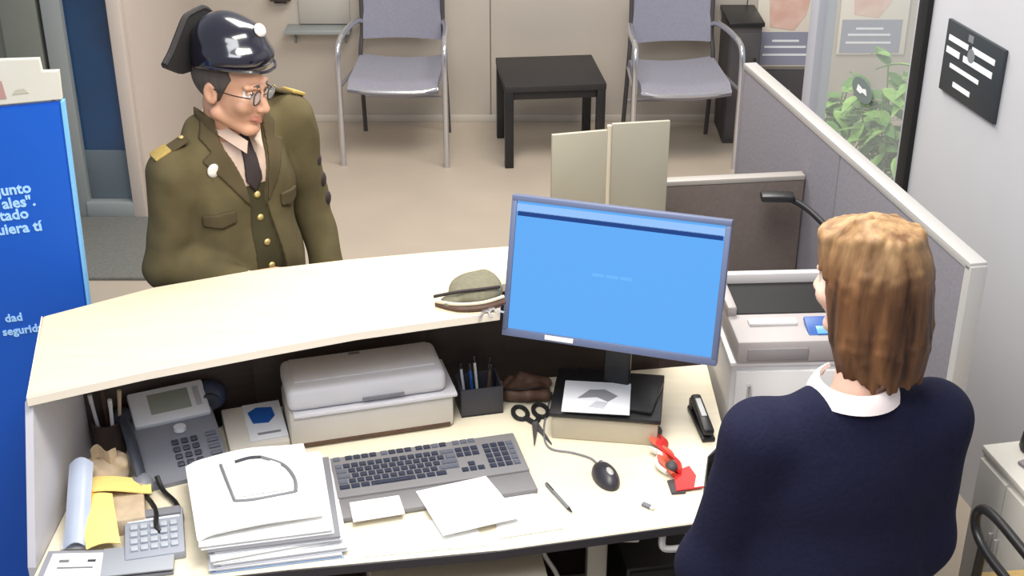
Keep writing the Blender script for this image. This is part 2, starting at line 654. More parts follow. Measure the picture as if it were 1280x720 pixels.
def grow(f, k, grow_by, thick, mask):
    """thin shell lying on surface f, limited to mask"""
    return np.maximum(np.abs(f - grow_by) - thick, mask)


# ================================================================ THE SETTING
random.seed(4)
fl = struct(MB().box((-0.3, 3.7, -0.05), (9.0, 9.6, 0.1)).build('floor', M_floor, smooth=False))
wb = struct(MB().box((0.45, 7.50, 1.55), (4.6, 0.10, 3.1)).build('wall_back', M_backwall, smooth=False))
for x0, x1 in ((-1.84, -0.124), (-0.118, 1.30), (1.306, 2.75)):
    MB().box(((x0 + x1) / 2, 7.435, 1.55), (x1 - x0, 0.03, 3.1), 0.003).build('panel', M_backwall, wb)
struct(MB().box((-0.27, 7.412, 0.02), (3.1, 0.016, 0.04), 0.003).build('baseboard_back', M_backwall))
struct(MB().box((-1.80, 6.77, 1.55), (0.08, 1.36, 3.1)).build('wall_left', M_pinkwall, smooth=False))
# front wall with the door in it (left of the picture)
struct(MB().box((-3.2, 6.16, 1.55), (1.76, 0.12, 3.1)).build('wall_left_front', M_frame, smooth=False))
d1 = struct(MB().box((-2.235, 6.12, 1.2), (0.17, 0.16, 2.4), 0.006).build('door_1', M_frame))
MB().box((-2.085, 6.09, 1.2), (0.09, 0.10, 2.4), 0.006).build('door_frame', M_frame_light, d1)
MB().box((-1.80, 6.06, 1.2), (0.06, 0.06, 2.4), 0.006).build('door_jamb', M_pinkwall, d1)
MB().box((-1.935, 6.10, 1.34), (0.23, 0.03, 2.0)).build('door_glass', M_doorglass, d1)
MB().box((-1.935, 6.10, 0.215), (0.23, 0.045, 0.25), 0.004).build('kick_plate', M_doorlow, d1)
MB().box((-1.94, 6.085, 0.045), (0.23, 0.11, 0.09), 0.006).build('threshold', M_frame_light, d1)
MB().box((-1.94, 6.115, 2.37), (0.22, 0.06, 0.06), 0.004).build('door_head', M_frame_light, d1)
tag(MB().box((-1.95, 5.70, 0.009), (0.74, 0.66, 0.018), 0.006).build('door_mat', M_mat),
    'dark grey fibre mat on the floor in front of the blue glass door', 'mat')

# right-hand wall: runs along direction D, 2.2 m off the camera along N
D = Vector((0.19097, -0.98160, 0))
N = Vector((0.98160, 0.19097, 0))
WR = 2.20
angD = math.atan2(D.y, D.x)


def onwall(s, off=0.0, z=0.0):
    """s metres along the wall from its black end post, off metres out of the wall"""
    base = N * (WR - off) + D * (-4.10 + s)
    return Vector((base.x, base.y, z))


def wbox(s0, s1, z0, z1, o0, o1):
    c = onwall((s0 + s1) / 2, (o0 + o1) / 2, (z0 + z1) / 2)
    return c, (s1 - s0, abs(o1 - o0), z1 - z0)


c, s = wbox(0.04, 3.6, 0, 3.1, -0.12, 0.0)
struct(MB().box(c, s, 0, (0, 0, angD)).build('wall_right', M_rightwall, smooth=False))
c, s = wbox(-0.02, 0.045, 0, 3.1, -0.14, 0.02)
w1 = struct(MB().box(c, s, 0.004, (0, 0, angD)).build('window_1', M_blackmatte))
c, s = wbox(-0.085, -0.022, 0, 3.1, -0.13, -0.01)
MB().box(c, s, 0.004, (0, 0, angD)).build('window_jamb', M_jamb, w1)
c, s = wbox(-0.93, -0.085, 0.03, 3.1, -0.075, -0.067)
MB().box(c, s, 0, (0, 0, angD)).build('pane', M_winglass, w1, smooth=False)
c, s = wbox(-1.01, -0.93, 0, 3.1, -0.11, -0.03)
MB().box(c, s, 0.004, (0, 0, angD)).build('window_mullion', M_jamb, w1)
c, s = wbox(-0.93, -0.085, 0, 0.03, -0.10, -0.04)
MB().box(c, s, 0.004, (0, 0, angD)).build('window_sill', M_jamb, w1)

# sticker on the window pane, sign on the wall
c = onwall(-0.52, -0.062, 1.016)
mw = Matrix.Translation(c) @ Matrix.Rotation(angD, 4, 'Z') @ Matrix.Rotation(R(90), 4, 'X')
st = thing('window_sticker', 'oval grey sticker with a white mark on the window pane above the plant', 'sticker', c, angD)
MB().cyl((0, -0.001, 0), (0, -0.003, 0), 0.045, n=28).build('disc', M_sticker, st)
st.scale = (2.0, 1, 1)
b = MB()
b.prism([(-0.022, -0.012), (-0.004, -0.016), (0.004, -0.006), (0.022, -0.008), (0.016, 0.014), (0.0, 0.006), (-0.018, 0.012)], 0.003, 0.0045,
        mtx=Matrix.Rotation(R(90), 4, 'X'))
b.build('white_mark', M_whiteprint, st, smooth=False)

sg = thing('wall_sign', 'black rectangular sign with white text bars on the white right wall', 'sign', onwall(0.355, 0.002, 1.378), angD)
# the sign faces into the room: local x runs along the wall, local -y out of the wall
MB().box((0, -0.006, 0), (0.355, 0.012, 0.232), 0.002).build('board', mat('sign_board', (46, 52, 58), 0.5), sg)
lines = [(-0.155, -0.03, 0.062, 0.018), (-0.005, 0.135, 0.064, 0.018), (-0.16, -0.075, 0.022, 0.02), (-0.05, 0.13, 0.022, 0.02),
         (-0.125, 0.06, -0.022, 0.014), (-0.09, 0.02, -0.075, 0.016)]
for x0, x1, z, h in lines:
    MB().box(((x0 + x1) / 2, -0.0128, z), (x1 - x0, 0.0016, h)).build('text_line', M_whiteprint, sg, smooth=False)
MB().cyl((-0.005, -0.012, 0.043), (-0.005, -0.0138, 0.043), 0.022, n=24).build('emblem', mat('sign_emblem', (120, 126, 130), 0.6), sg)
MB().box((-0.02, -0.0128, 0.093), (0.03, 0.0016, 0.022)).build('emblem', mat('sign_emblem', (120, 126, 130), 0.6), sg)


# ================================================================ WAITING AREA
def make_chair(label):
    t = thing('waiting_chair', label, 'chair', (0, 0, 0), 0, 'grey armchairs along the back wall')
    # seat 0.45, front towards -y, origin on the floor under the seat middle
    def seat(u, v):
        x, y = -0.235 + 0.47 * u, -0.25 + 0.46 * v
        return (x, y, 0.445 - 0.02 * math.sin(math.pi * u) + 0.012 * v - 0.035 * max(0, (0.12 - v) / 0.12) ** 2)
    MB().grid(seat, 10, 10, 0.03).build('seat', M_chairseat, t)
    MB().tube([(-0.235, -0.235, 0.425), (-0.12, -0.25, 0.410), (0.12, -0.25, 0.410), (0.235, -0.235, 0.425)], 0.012).build('seat_rail', M_chrome, t)
    def back(u, v):
        x = -0.215 + 0.43 * u
        return (x, 0.20 + 0.10 * v + 0.035 * (1 - (2 * u - 1) ** 2), 0.555 + 0.36 * v)
    MB().grid(back, 10, 8, 0.03).build('backrest', M_chairfab, t)
    for sx in (-1, 1):
        x = 0.275 * sx
        MB().tube([(x, -0.26, 0.0), (x, -0.262, 0.30), (x, -0.262, 0.56), (x * 0.99, -0.235, 0.648), (x * 0.97, -0.16, 0.672)],
                  0.0155, n=10).build('leg', M_chrome, t)
        MB().tube([(x * 0.975, -0.17, 0.671), (x * 0.94, 0.0, 0.672), (x * 0.86, 0.16, 0.665), (x * 0.80, 0.23, 0.64)],
                  0.0155, n=10).build('armrest', M_chrome, t)
        MB().tube([(x * 0.80, 0.23, 0.80), (x * 0.80, 0.22, 0.60), (x * 0.84, 0.19, 0.44), (x * 0.86, 0.27, 0.0)], 0.012, n=8).build('leg', M_darkgrey, t)
        MB().tube([(x, -0.26, 0.43), (x * 0.84, 0.19, 0.43)], 0.010, smooth=False).build('side_rail', M_chrome, t)
    MB().tube([(-0.233, 0.235, 0.22), (0.233, 0.235, 0.22)], 0.010, smooth=False).build('stretcher', M_chrome, t)
    return t


ch = make_chair('grey waiting chair with silver tube arms left of the black side table')
ch.location = (-0.605, 6.98, 0)
ch.rotation_euler = (0, 0, R(-3))
ch2 = copy_tree(ch)
ch2['label'] = 'grey waiting chair with silver tube arms right of the black side table'
ch2.location = (0.875, 6.92, 0)
ch2.rotation_euler = (0, 0, R(5))

tb = thing('side_table', 'low black square side table standing between the two grey chairs', 'table', (0.20, 6.96, 0), R(6))
MB().box((0, 0, 0.435), (0.53, 0.50, 0.035), 0.004).build('tabletop', M_tabletop, tb)
for sx in (-1, 1):
    for sy in (-1, 1):
        MB().box((sx * 0.24, sy * 0.225, 0.209), (0.045, 0.045, 0.417), 0.003).build('leg', M_black, tb)
        if sy == 1:
            pass
MB().box((0, 0.225, 0.39), (0.435, 0.02, 0.05), 0.002).build('apron', M_black, tb)
MB().box((0, -0.225, 0.395), (0.435, 0.02, 0.042), 0.002).build('apron', M_black, tb)
for sx in (-1, 1):
    MB().box((sx * 0.24, 0, 0.395), (0.02, 0.405, 0.042), 0.002).build('apron', M_black, tb)

cb = thing('low_cabinet', 'dark grey low cabinet against the back wall beside the right chair', 'cabinet', (1.245, 7.23, 0), 0)
MB().box((0, 0, 0.33), (0.17, 0.34, 0.66), 0.006).build('body', M_darkgrey, cb)
MB().box((0, -0.005, 0.672), (0.19, 0.36, 0.024), 0.004).build('top', M_black, cb)
dr = MB().box((0, -0.176, 0.33), (0.158, 0.014, 0.60), 0.003).build('door', M_darkgrey, cb)
MB().box((0.055, -0.188, 0.44), (0.012, 0.014, 0.10), 0.003).build('handle', M_black, dr)

sh = thing('wall_shelf', 'pale grey narrow shelf board on the back wall left of the chairs', 'shelf', (-1.07, 7.42, 0.56), 0)
MB().box((0, -0.07, 0), (0.36, 0.14, 0.022), 0.003).build('board', M_frame_light, sh)
MB().box((0.03, -0.008, 0.085), (0.28, 0.016, 0.14), 0.003).build('back_panel', mat('shelf_back', (172, 168, 160), 0.6), sh)
for sx in (-1, 1):
    MB().prism([(0, 0), (-0.11, 0), (0, -0.09)], -0.006, 0.006, mtx=Matrix.Translation((sx * 0.14, 0, -0.011)) @ Matrix.Rotation(R(90), 4, 'Z') @ Matrix.Rotation(R(90), 4, 'X')).build('bracket', M_frame_light, sh)
ds = thing('wall_dispenser', 'small dark dispenser on the back wall above the pale shelf', 'dispenser', (-1.27, 7.42, 0.745), 0)
MB().box((0, -0.04, 0), (0.12, 0.08, 0.06), 0.012).build('body', mat('dispenser_brown', (62, 52, 46), 0.5), ds)
MB().box((0, -0.045, -0.035), (0.07, 0.05, 0.012), 0.003).build('nozzle', M_black, ds)


# posters behind the window on the back wall
def poster(x0, x1, z0, label, seed):
    random.seed(seed)
    wd = x1 - x0
    t = thing('poster', label, 'poster', ((x0 + x1) / 2, 7.415, z0), 0, 'posters on the back wall')
    H_ = 0.58
    MB().box((0, -0.006, H_ / 2), (wd, 0.012, H_), 0.002).build('board', M_posterbg, t)
    MB().box((-wd * 0.02, -0.0135, 0.105), (wd * 0.88, 0.003, 0.19)).build('text_panel', M_postergrey, t, smooth=False)
    for k, (a, z) in enumerate(((0.62, 0.115), (0.66, 0.07), (0.4, 0.15))):
        MB().box((-wd * 0.05, -0.016, z), (wd * a, 0.002, 0.012)).build('text_line', M_whiteprint, t, smooth=False)
    b = MB()
    pts = [(-0.30, 0.23), (0.06, 0.21), (0.22, 0.30), (0.30, 0.46), (0.34, 0.57), (-0.22, 0.57), (-0.34, 0.40)]
    b.prism([(p[0] * wd, p[1]) for p in pts], 0.0125, 0.015, mtx=Matrix.Rotation(R(90), 4, 'X'))
    b.build('picture', M_skinpic, t, smooth=False)
    return t


poster(1.36, 1.735, 0.33, 'cream and grey poster nearer the grey chair, left of the pale post', 1)
poster(1.82, 2.20, 0.40, 'cream and grey poster behind the leafy plant, right of the pale post', 2)
bx = thing('noticeboard', 'dark grey panel on the back wall under the left poster', 'panel', (1.55, 7.42, 0.18), 0)
MB().box((0, -0.012, 0), (0.38, 0.024, 0.26), 0.003).build('board', M_darkgrey, bx)
MB().box((-0.01, -0.027, -0.03), (0.07, 0.006, 0.09)).build('label', M_posterbg, bx, smooth=False)


# plant behind the pane
def leaf_mesh(name, L, W, m, bend):
    b = MB()
    def fn(u, v):
        wv = W * math.sin(math.pi * min(1, 0.04 + 0.96 * u) ** 0.8) * (v - 0.5)
        return (wv, L * u, -bend * u * u * L + abs(v - 0.5) * W * 0.25)
    b.grid(fn, 5, 2, 0.0012)
    o = b.build(name, m)
    me = o.data
    bpy.data.objects.remove(o)
    return me


LF = [leaf_mesh('leaf', 0.115, 0.055, M_leaf, 0.6), leaf_mesh('leaf', 0.10, 0.05, M_leafd, 0.3), leaf_mesh('leaf', 0.085, 0.05, M_leaf, 0.9)]


def plant(label, loc, h0, spread, nst, seed):
    random.seed(seed)
    t = thing('potted_plant', label, 'plant', loc, 0, 'leafy plants behind the window')
    p = MB().lathe([(0.075, 0), (0.10, 0.17), (0.11, 0.20), (0.10, 0.20), (0.095, 0.185)], 20).build('pot', M_pot, t)
    MB().cyl((0, 0, 0.165), (0, 0, 0.188), 0.094, n=18).build('soil', M_soil, t)
    for i in range(nst):
        a = 2.4 * i + random.uniform(-0.3, 0.3)
        rr = spread * math.sqrt((i + 0.5) / nst)
        tip = Vector((rr * math.cos(a), rr * math.sin(a), h0 * random.uniform(0.62, 1.0) + 0.18))
        base = Vector((0.3 * tip.x * 0.3, 0.3 * tip.y * 0.3, 0.18))
        mid = (base + tip) / 2 + Vector((tip.x * 0.15, tip.y * 0.15, 0.05))
        MB().tube([base, mid, tip], 0.0035, n=5, sub=4).build('stem', M_leafd, t)
        for k in range(13):
            f = 0.25 + 0.75 * k / 12
            q = base.lerp(mid, f * 2) if f < 0.5 else mid.lerp(tip, f * 2 - 1)
            inst('leaf', LF[random.randrange(3)], t, q, (random.uniform(-0.6, 0.7), random.uniform(-0.5, 0.5), random.uniform(0, 6.28)),
                 [random.uniform(0.75, 1.25)] * 3)
    return t


plant('leafy green plant in a pale pot behind the window, taller one nearest the black post', (1.62, 5.40, 0.12), 0.70, 0.19, 16, 5)
plant('lower leafy green plant behind the window, left of the taller plant', (1.42, 5.72, 0.12), 0.46, 0.15, 10, 8)
rk = tag(MB().box((1.56, 5.50, 0.06), (0.52, 0.52, 0.12), 0.01).build('plant_stand', M_frame_light),
         'pale low stand under the two leafy plants', 'stand')
pb = thing('white_flower_bowl', 'white bowl of pale blossoms under the plant beside the black post', 'bowl', (1.69, 5.20, 0.12), 0)
MB().lathe([(0.05, 0), (0.085, 0.07), (0.10, 0.24), (0.09, 0.24), (0.075, 0.21)], 18).build('bowl', M_pot, pb)
for k in range(16):
    a, r_ = 2.4 * k, 0.10 * math.sqrt((k + .5) / 16)
    b = MB()
    for q in range(4):
        b.ball((0.018 * math.cos(q * 1.57), 0.018 * math.sin(q * 1.57), 0), (0.019, 0.014, 0.009), 8, (0, 0, q * 1.57))
    b.build('blossom', M_pebble, pb, (r_ * math.cos(a), r_ * math.sin(a), 0.27 + 0.06 * (1 - r_ / 0.1)), (random.uniform(-.6, .6), random.uniform(-.6, .6), 0))

# ================================================================ BOOTH PARTITIONS
PW = 1.598 + 0.022


def pbox(s0, s1, z0, z1, o0, o1):
    base = N * (PW + (o0 + o1) / 2) + D * ((s0 + s1) / 2)
    return (base.x, base.y, (z0 + z1) / 2), (s1 - s0, abs(o1 - o0), z1 - z0)


pt = thing('partition_screen', 'long grey fabric partition with pale top rail running beside the window', 'partition', N * PW + D * -3.37, angD)


def pl(s0, s1, z0, z1, o0, o1):
    return ((s0 + s1) / 2 + 3.37, (o0 + o1) / 2, (z0 + z1) / 2), (s1 - s0, abs(o1 - o0), z1 - z0)


for s0, s1 in ((-4.15, -3.362), (-3.358, -2.625)):
    c, s = pl(s0, s1, 0.03, 1.285, -0.02, 0.02)
    MB().box(c, s, 0.004).build('panel', M_partition, pt)
c, s = pl(-4.16, -2.60, 1.285, 1.308, -0.022, 0.022)
MB().box(c, s, 0.003).build('top_rail', M_trim, pt)
c, s = pl(-2.625, -2.595, 0.0, 1.30, -0.022, 0.022)
MB().box(c, s, 0.004).build('end_post', M_trim, pt)
c, s = pl(-4.175, -4.15, 0.0, 1.30, -0.02, 0.02)
MB().box(c, s, 0.004).build('end_post', M_partition, pt)

cp = thing('cross_partition', 'dark brown-grey fabric partition behind the monitor joining the long grey one', 'partition', (0.88, 3.815, 0), R(7))
MB().box((-0.24, 0, 0.58), (0.48, 0.035, 1.10), 0.004).build('panel', M_partdark, cp)
MB().box((-0.24, 0, 1.138), (0.48, 0.038, 0.016), 0.003).build('top_rail', mat('dull_trim', (150, 145, 140), 0.5), cp)
MB().box((-0.475, 0, 0.565), (0.022, 0.036, 1.13), 0.003).build('end_post', M_partdark, cp)

# cream two-leaf screen standing on the counter
cs = thing('folding_screen', 'cream two-leaf upright screen standing on the counter behind the monitor', 'screen', (0.26, 3.40, 1.10), 0)
MB().box((-0.082, -0.022, 0.17), (0.152, 0.012, 0.34), 0.002, (0, 0, R(14))).build('leaf', M_cream, cs)
MB().box((0.082, 0.012, 0.178), (0.158, 0.012, 0.356), 0.002, (0, 0, R(9))).build('leaf', mat('cream_screen_leaf', (144, 139, 125), 0.5, var=0.03, scale=5), cs)
MB().cyl((-0.002, -0.004, 0), (-0.002, -0.004, 0.352), 0.007, n=10).build('hinge', M_riser, cs)

# swing arm on the partition
sw = thing('swing_arm', 'black bracket arm with a flat head fixed on the grey partition behind the woman', 'bracket', (0.93, 3.55, 1.06), 0)
MB().tube([(0.0, -0.01, 0.0), (-0.06, 0.10, 0.035), (-0.11, 0.15, 0.05), (-0.15, 0.155, 0.052)], 0.009).build('arm', M_black, sw)
MB().box((-0.145, 0.155, 0.055), (0.10, 0.05, 0.022), 0.008, (0, 0, R(-3))).build('head', M_black, sw)
MB().box((0.012, -0.015, 0.0), (0.03, 0.05, 0.06), 0.004, (0, 0, angD)).build('mount', M_black, sw)

# ================================================================ RECEPTION COUNTER
co = thing('reception_counter', 'curved pale beech reception counter between the officer and the desk', 'counter', (0, 0, 0), 0)
near = [(-1.085, 2.60), (-0.85, 2.715), (-0.591, 2.822), (-0.38, 2.905), (-0.159, 2.972), (-0.032, 3.008), (-0.028, 3.165), (0.20, 3.20), (0.44, 3.23)]
far = [(0.44, 3.47), (0.20, 3.425), (-0.022, 3.39), (-0.24, 3.352), (-0.454, 3.306), (-0.70, 3.238), (-0.93, 3.145), (-1.168, 2.985)]
top = MB().prism(near + far, 1.078, 1.10, 0.003).build('countertop', M_wood, co)
ed = [(p[0], p[1] - 0.0012) for p in near]
b = MB()
pts = [(-1.1705, 2.985)] + ed
for a, q in zip(pts, pts[1:]):
    d = (Vector(q) - Vector(a))
    m = (Vector(q) + Vector(a)) / 2
    b.box((m.x, m.y, 1.089), (d.length + 0.001, 0.003, 0.021), 0, (0, 0, math.atan2(d.y, d.x)))
b.build('edge_band', M_woodedge, co, smooth=False)
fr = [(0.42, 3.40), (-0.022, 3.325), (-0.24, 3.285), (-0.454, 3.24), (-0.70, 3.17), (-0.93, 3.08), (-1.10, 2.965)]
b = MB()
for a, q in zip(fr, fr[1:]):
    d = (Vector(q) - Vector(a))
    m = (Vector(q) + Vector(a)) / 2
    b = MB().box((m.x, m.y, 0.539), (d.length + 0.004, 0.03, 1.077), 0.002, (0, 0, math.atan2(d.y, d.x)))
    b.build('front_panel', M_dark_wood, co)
MB().prism([(-1.098, 2.46), (-1.08, 2.46), (-1.08, 2.93), (-1.098, 2.93)], 0.0, 0.735).build('end_panel', M_endpanel, co, smooth=False)
b = MB()
b.prism([(2.46, 0.735), (2.93, 0.735), (2.93, 1.078), (2.615, 1.078)], -1.098, -1.08,
        mtx=Matrix(((0, 0, 1, 0), (1, 0, 0, 0), (0, 1, 0, 0), (0, 0, 0, 1))))
b.build('end_panel', M_endpanel, co, smooth=False)

# desk
dk = thing('work_desk', 'pale beech work desk with dark front edge below the counter', 'desk', (0, 0, 0), 0)
deskpts = [(-1.078, 2.36), (-0.508, 2.459), (-0.037, 2.529), (0.45, 2.636), (0.475, 2.78), (0.50, 2.915), (0.560, 2.995),
           (0.560, 3.385), (0.42, 3.36), (-0.022, 3.29), (-0.454, 3.205), (-0.70, 3.135), (-0.93, 3.04), (-1.078, 2.94)]
MB().prism(deskpts, 0.705, 0.73, 0.002).build('desktop', M_desk, dk)
b = MB()
seq = deskpts[:7]
for a, q in zip(seq, seq[1:]):
    d = (Vector(q) - Vector(a))
    m = (Vector(q) + Vector(a)) / 2 + Vector((d.y, -d.x)).normalized() * 0.002
    b.box((m.x, m.y, 0.717), (d.length + 0.003, 0.005, 0.022), 0, (0, 0, math.atan2(d.y, d.x)))
b.build('edge_band', M_deskedge, dk, smooth=False)
MB().tube([(-0.9, 2.50, 0.685), (0.40, 2.70, 0.685)], 0.02, n=4, smooth=False).build('frame_rail', M_darkgrey, dk)
for x, y in ((0.21, 2.72), (-0.95, 2.55)):
    lg = MB().box((x, y, 0.345), (0.05, 0.07, 0.69), 0.006).build('leg', mat('desk_leg_grey', (150, 146, 138), 0.4, 0.3), dk)
    MB().box((x, y + 0.2, 0.02), (0.06, 0.62, 0.04), 0.01).build('foot', M_darkgrey, lg)
MB().box((0.27, 2.64, 0.685), (0.07, 0.03, 0.016), 0.004).build('bracket', M_trim, dk)
MB().tube([(0.36, 2.63, 0.698), (0.365, 2.62, 0.665), (0.42, 2.63, 0.665), (0.425, 2.64, 0.698)], 0.009).build('cable_hook', M_trim, dk)

pd = thing('drawer_pedestal', 'pale grey drawer pedestal under the desk', 'drawer unit', (-0.16, 2.80, 0), R(9))
MB().box((0, 0, 0.32), (0.42, 0.50, 0.58), 0.006).build('body', mat('pedestal_grey', (176, 168, 152), 0.5), pd)
for k in range(3):
    dr = MB().box((0, -0.257, 0.13 + 0.185 * k), (0.40, 0.016, 0.175), 0.003).build('drawer', mat('pedestal_front', (186, 178, 162), 0.5), pd)
    MB().box((0, -0.27, 0.18 + 0.185 * k), (0.12, 0.012, 0.014), 0.003).build('handle', M_darkgrey, dr)
for sx in (-1, 1):
    for sy in (-1, 1):
        MB().cyl((sx * 0.17, sy * 0.2, 0), (sx * 0.17, sy * 0.2, 0.032), 0.02, n=10).build('castor', M_black, pd)
cx = thing('computer_tower', 'black computer tower under the right end of the desk', 'computer', (0.36, 3.02, 0), R(8))
MB().box((0, 0, 0.24), (0.19, 0.42, 0.44), 0.008).build('case', M_black, cx)
MB().box((0, -0.213, 0.24), (0.17, 0.008, 0.42), 0.003).build('front_panel', M_blackmatte, cx)
for sx in (-1, 1):
    MB().box((sx * 0.07, 0, 0.01), (0.03, 0.36, 0.02), 0.003).build('foot', M_darkgrey, cx)
tag(MB().tube([(0.07, 2.70, 0.70), (0.075, 2.67, 0.62), (0.12, 2.69, 0.5), (0.13, 2.70, 0.3), (0.14, 2.72, 0.1), (0.15, 2.74, 0.01)], 0.006).build('cable', M_trim),
    'pale cable hanging under the desk beside the desk leg', 'cable')

# blue banner at the left
Z0 = Vector((-1.115, 3.20, 1.585))
bn = thing('banner_stand', 'tall blue banner panel with white lettering at the left of the counter', 'banner', (-1.155, 3.20, 0), R(6))
mt = Matrix.Rotation(R(-1.6), 4, 'Y')
b = MB()
b.prism([(-0.62, 0.0), (0.0, 0.0), (0.04, 1.585), (-0.58, 1.545)], -0.012, 0.012, 0.003, mtx=Matrix.Rotation(R(90), 4, 'X'))
b.build('panel', M_blue, bn)
b = MB()
b.prism([(0.0015, 0.0), (0.009, 0.0), (0.049, 1.588), (0.0415, 1.588)], -0.013, 0.013, 0.001, mtx=Matrix.Rotation(R(90), 4, 'X'))
b.build('side_edge', M_bluedge, bn)
MB().box((-0.3, 0, 0.012), (0.66, 0.30, 0.024), 0.004).build('base', M_white, bn)
b = MB()
b.prism([(-0.58, 1.553), (0.045, 1.593), (0.048, 1.665), (0.008, 1.665), (0.006, 1.697), (-0.58, 1.697)], -0.010, 0.010, 0.002, mtx=Matrix.Rotation(R(90), 4, 'X'))
hd = b.build('header_card', mat('header_card', (198, 196, 186), 0.6, var=0.03), bn)
MB().prism([(-0.105, 1.60), (-0.085, 1.60), (-0.09, 1.645), (-0.10, 1.645)], 0.0102, 0.0118, mtx=Matrix.Rotation(R(90), 4, 'X')).build('red_mark', mat('header_red', (170, 132, 128), 0.7), hd, smooth=False)
MB().prism([(-0.07, 1.61), (-0.03, 1.613), (-0.04, 1.625), (-0.06, 1.622)], 0.0102, 0.0118, mtx=Matrix.Rotation(R(90), 4, 'X')).build('grey_mark', mat('header_grey', (176, 172, 158), 0.7), hd, smooth=False)
for k, (txt, xr, z) in enumerate((('ljunto', -0.063, 1.352), ('ales".', -0.058, 1.316), ('ntado', -0.080, 1.282), ('quiera tí', -0.052, 1.246))):
    text_mesh(txt, 0.040, 0.0012, 'lettering', M_bannertext, bn, (xr, -0.0128, z), (R(90), R(-4.5), 0))
text_mesh('dad', 0.032, 0.0012, 'lettering', M_bannertext, bn, (-0.142, -0.0128, 0.988), (R(90), R(-4.5), 0))
text_mesh('seguridad', 0.032, 0.0012, 'lettering', M_bannertext, bn, (-0.078, -0.0128, 0.955), (R(90), R(-5), 0))

# ================================================================ THINGS ON THE DESK (top at 0.73)
DZ = 0.7305
RD = R(13)


def frame_from(p, q):
    return math.atan2(q[1] - p[1], q[0] - p[0])


# ---- monitor riser, monitor
rz = thing('monitor_riser', 'pale grey monitor riser with black top under the monitor', 'riser', (0.255, 3.09, DZ), R(-8))
MB().box((0, -0.105, 0.034), (0.275, 0.012, 0.068), 0.003).build('front_panel', M_riser, rz)
for sx in (-1, 1):
    MB().box((sx * 0.132, 0.006, 0.034), (0.012, 0.21, 0.068), 0.003).build('side_panel', M_riser, rz)
MB().box((0, 0, 0.0745), (0.29, 0.235, 0.013), 0.003).build('top', M_black, rz)

MA = R(-17)
mo = thing('monitor', 'large flat monitor with bright blue screen facing the woman', 'monitor', (0.265, 3.075, DZ + 0.0815), MA)
MB().box((0, 0.02, 0.006), (0.24, 0.17, 0.012), 0.005).build('stand_base', M_black, mo)
MB().box((0, 0.065, 0.16), (0.07, 0.022, 0.30), 0.006, (R(-5), 0, 0)).build('stand_neck', M_black, mo)
TL = R(-15)
pv = Matrix.Translation((-0.0, -0.03, 0.362)) @ Matrix.Rotation(TL, 4, 'X')
W_, H_ = 0.555, 0.366


def onmon(bld, name, m, parent):
    bmesh.ops.transform(bld.bm, matrix=pv, verts=bld.bm.verts)
    return bld.build(name, m, parent)


case = onmon(MB().box((0, 0.022, 0), (W_ - 0.03, 0.03, H_ - 0.03), 0.012), 'back_shell', M_black, mo)
b = MB()
bt = 0.014
for c, s in (((0, 0, H_ / 2 - bt / 2), (W_, 0.03, bt)), ((0, 0, -H_ / 2 + bt * 0.7), (W_, 0.03, bt * 1.4)),
             ((-W_ / 2 + bt / 2, 0, 0), (bt, 0.03, H_ - 2 * bt)), ((W_ / 2 - bt / 2, 0, 0), (bt, 0.03, H_ - 2 * bt))):
    b.box(c, s, 0.002)
bz = onmon(b, 'bezel', M_bezel, mo)
sc = onmon(MB().box((0, -0.006, 0.003), (W_ - 2 * bt, 0.006, H_ - 2.4 * bt)), 'screen', M_screen, mo)
onmon(MB().box((0, -0.0095, 0.152), (W_ - 2 * bt, 0.001, 0.020)), 'title_strip', M_screentop, sc)
onmon(MB().box((0, -0.0095, 0.1375), (W_ - 2 * bt - 0.006, 0.001, 0.0125)), 'menu_bar', M_screenbar, sc)
for x0, x1 in ((-0.055, -0.025), (-0.02, 0.012), (0.017, 0.046)):
    onmon(MB().box(((x0 + x1) / 2, -0.0095, 0.005), (x1 - x0, 0.001, 0.008)), 'text_line', M_screentext, sc)
onmon(MB().box((-0.125, -0.0162, -0.172), (0.075, 0.002, 0.012), 0.0005), 'sticker', M_white, mo)

pn = thing('photo_print', 'white sheet with a grey picture lying on the black monitor stand', 'paper', (0.222, 3.045, DZ + 0.096), R(-6))
MB().box((0, 0, 0), (0.175, 0.155, 0.002)).build('sheet', M_paperg, pn, smooth=False)
MB().prism([(-0.05, -0.01), (-0.02, 0.035), (0.02, 0.04), (0.055, 0.01), (0.03, -0.02), (0.0, 0.0)], 0.0011, 0.0018).build('print', M_print, pn, smooth=False)
MB().prism([(-0.02, -0.05), (0.02, -0.055), (0.03, -0.025), (0.0, -0.02)], 0.0011, 0.0018).build('print', mat('pale_print', (166, 168, 176), 0.8), pn, smooth=False)

# ---- keyboard
kx = thing('keyboard', 'grey computer keyboard with slate keys and a wide wrist rest', 'keyboard', (-0.205, 2.825, DZ), R(14.5))
# local: x along the rows, y away from the operator
MB().box((0, 0.022, 0.0135), (0.485, 0.165, 0.020), 0.005, (R(2.5), 0, 0)).build('body', M_kbbody, kx)
MB().box((0.0, -0.100, 0.008), (0.485, 0.080, 0.016), 0.006).build('wrist_rest', M_kbbody, kx)
km = MB().prism([(-0.0085, -0.0085), (0.0085, -0.0085), (0.0085, 0.0085), (-0.0085, 0.0085)], 0, 0.007, 0.0018).build('key', M_key).data
bpy.data.objects.remove(bpy.data.objects['key'])
km2 = km.copy()
km2.materials.clear()
km2.materials.append(M_keypale)


def key(x, y, wd=1.0, me=km):
    inst('key', me, kx, (x, y, 0.0195 + (y - 0.022) * 0.044), (R(2.5), 0, 0), (wd, 1, 1))


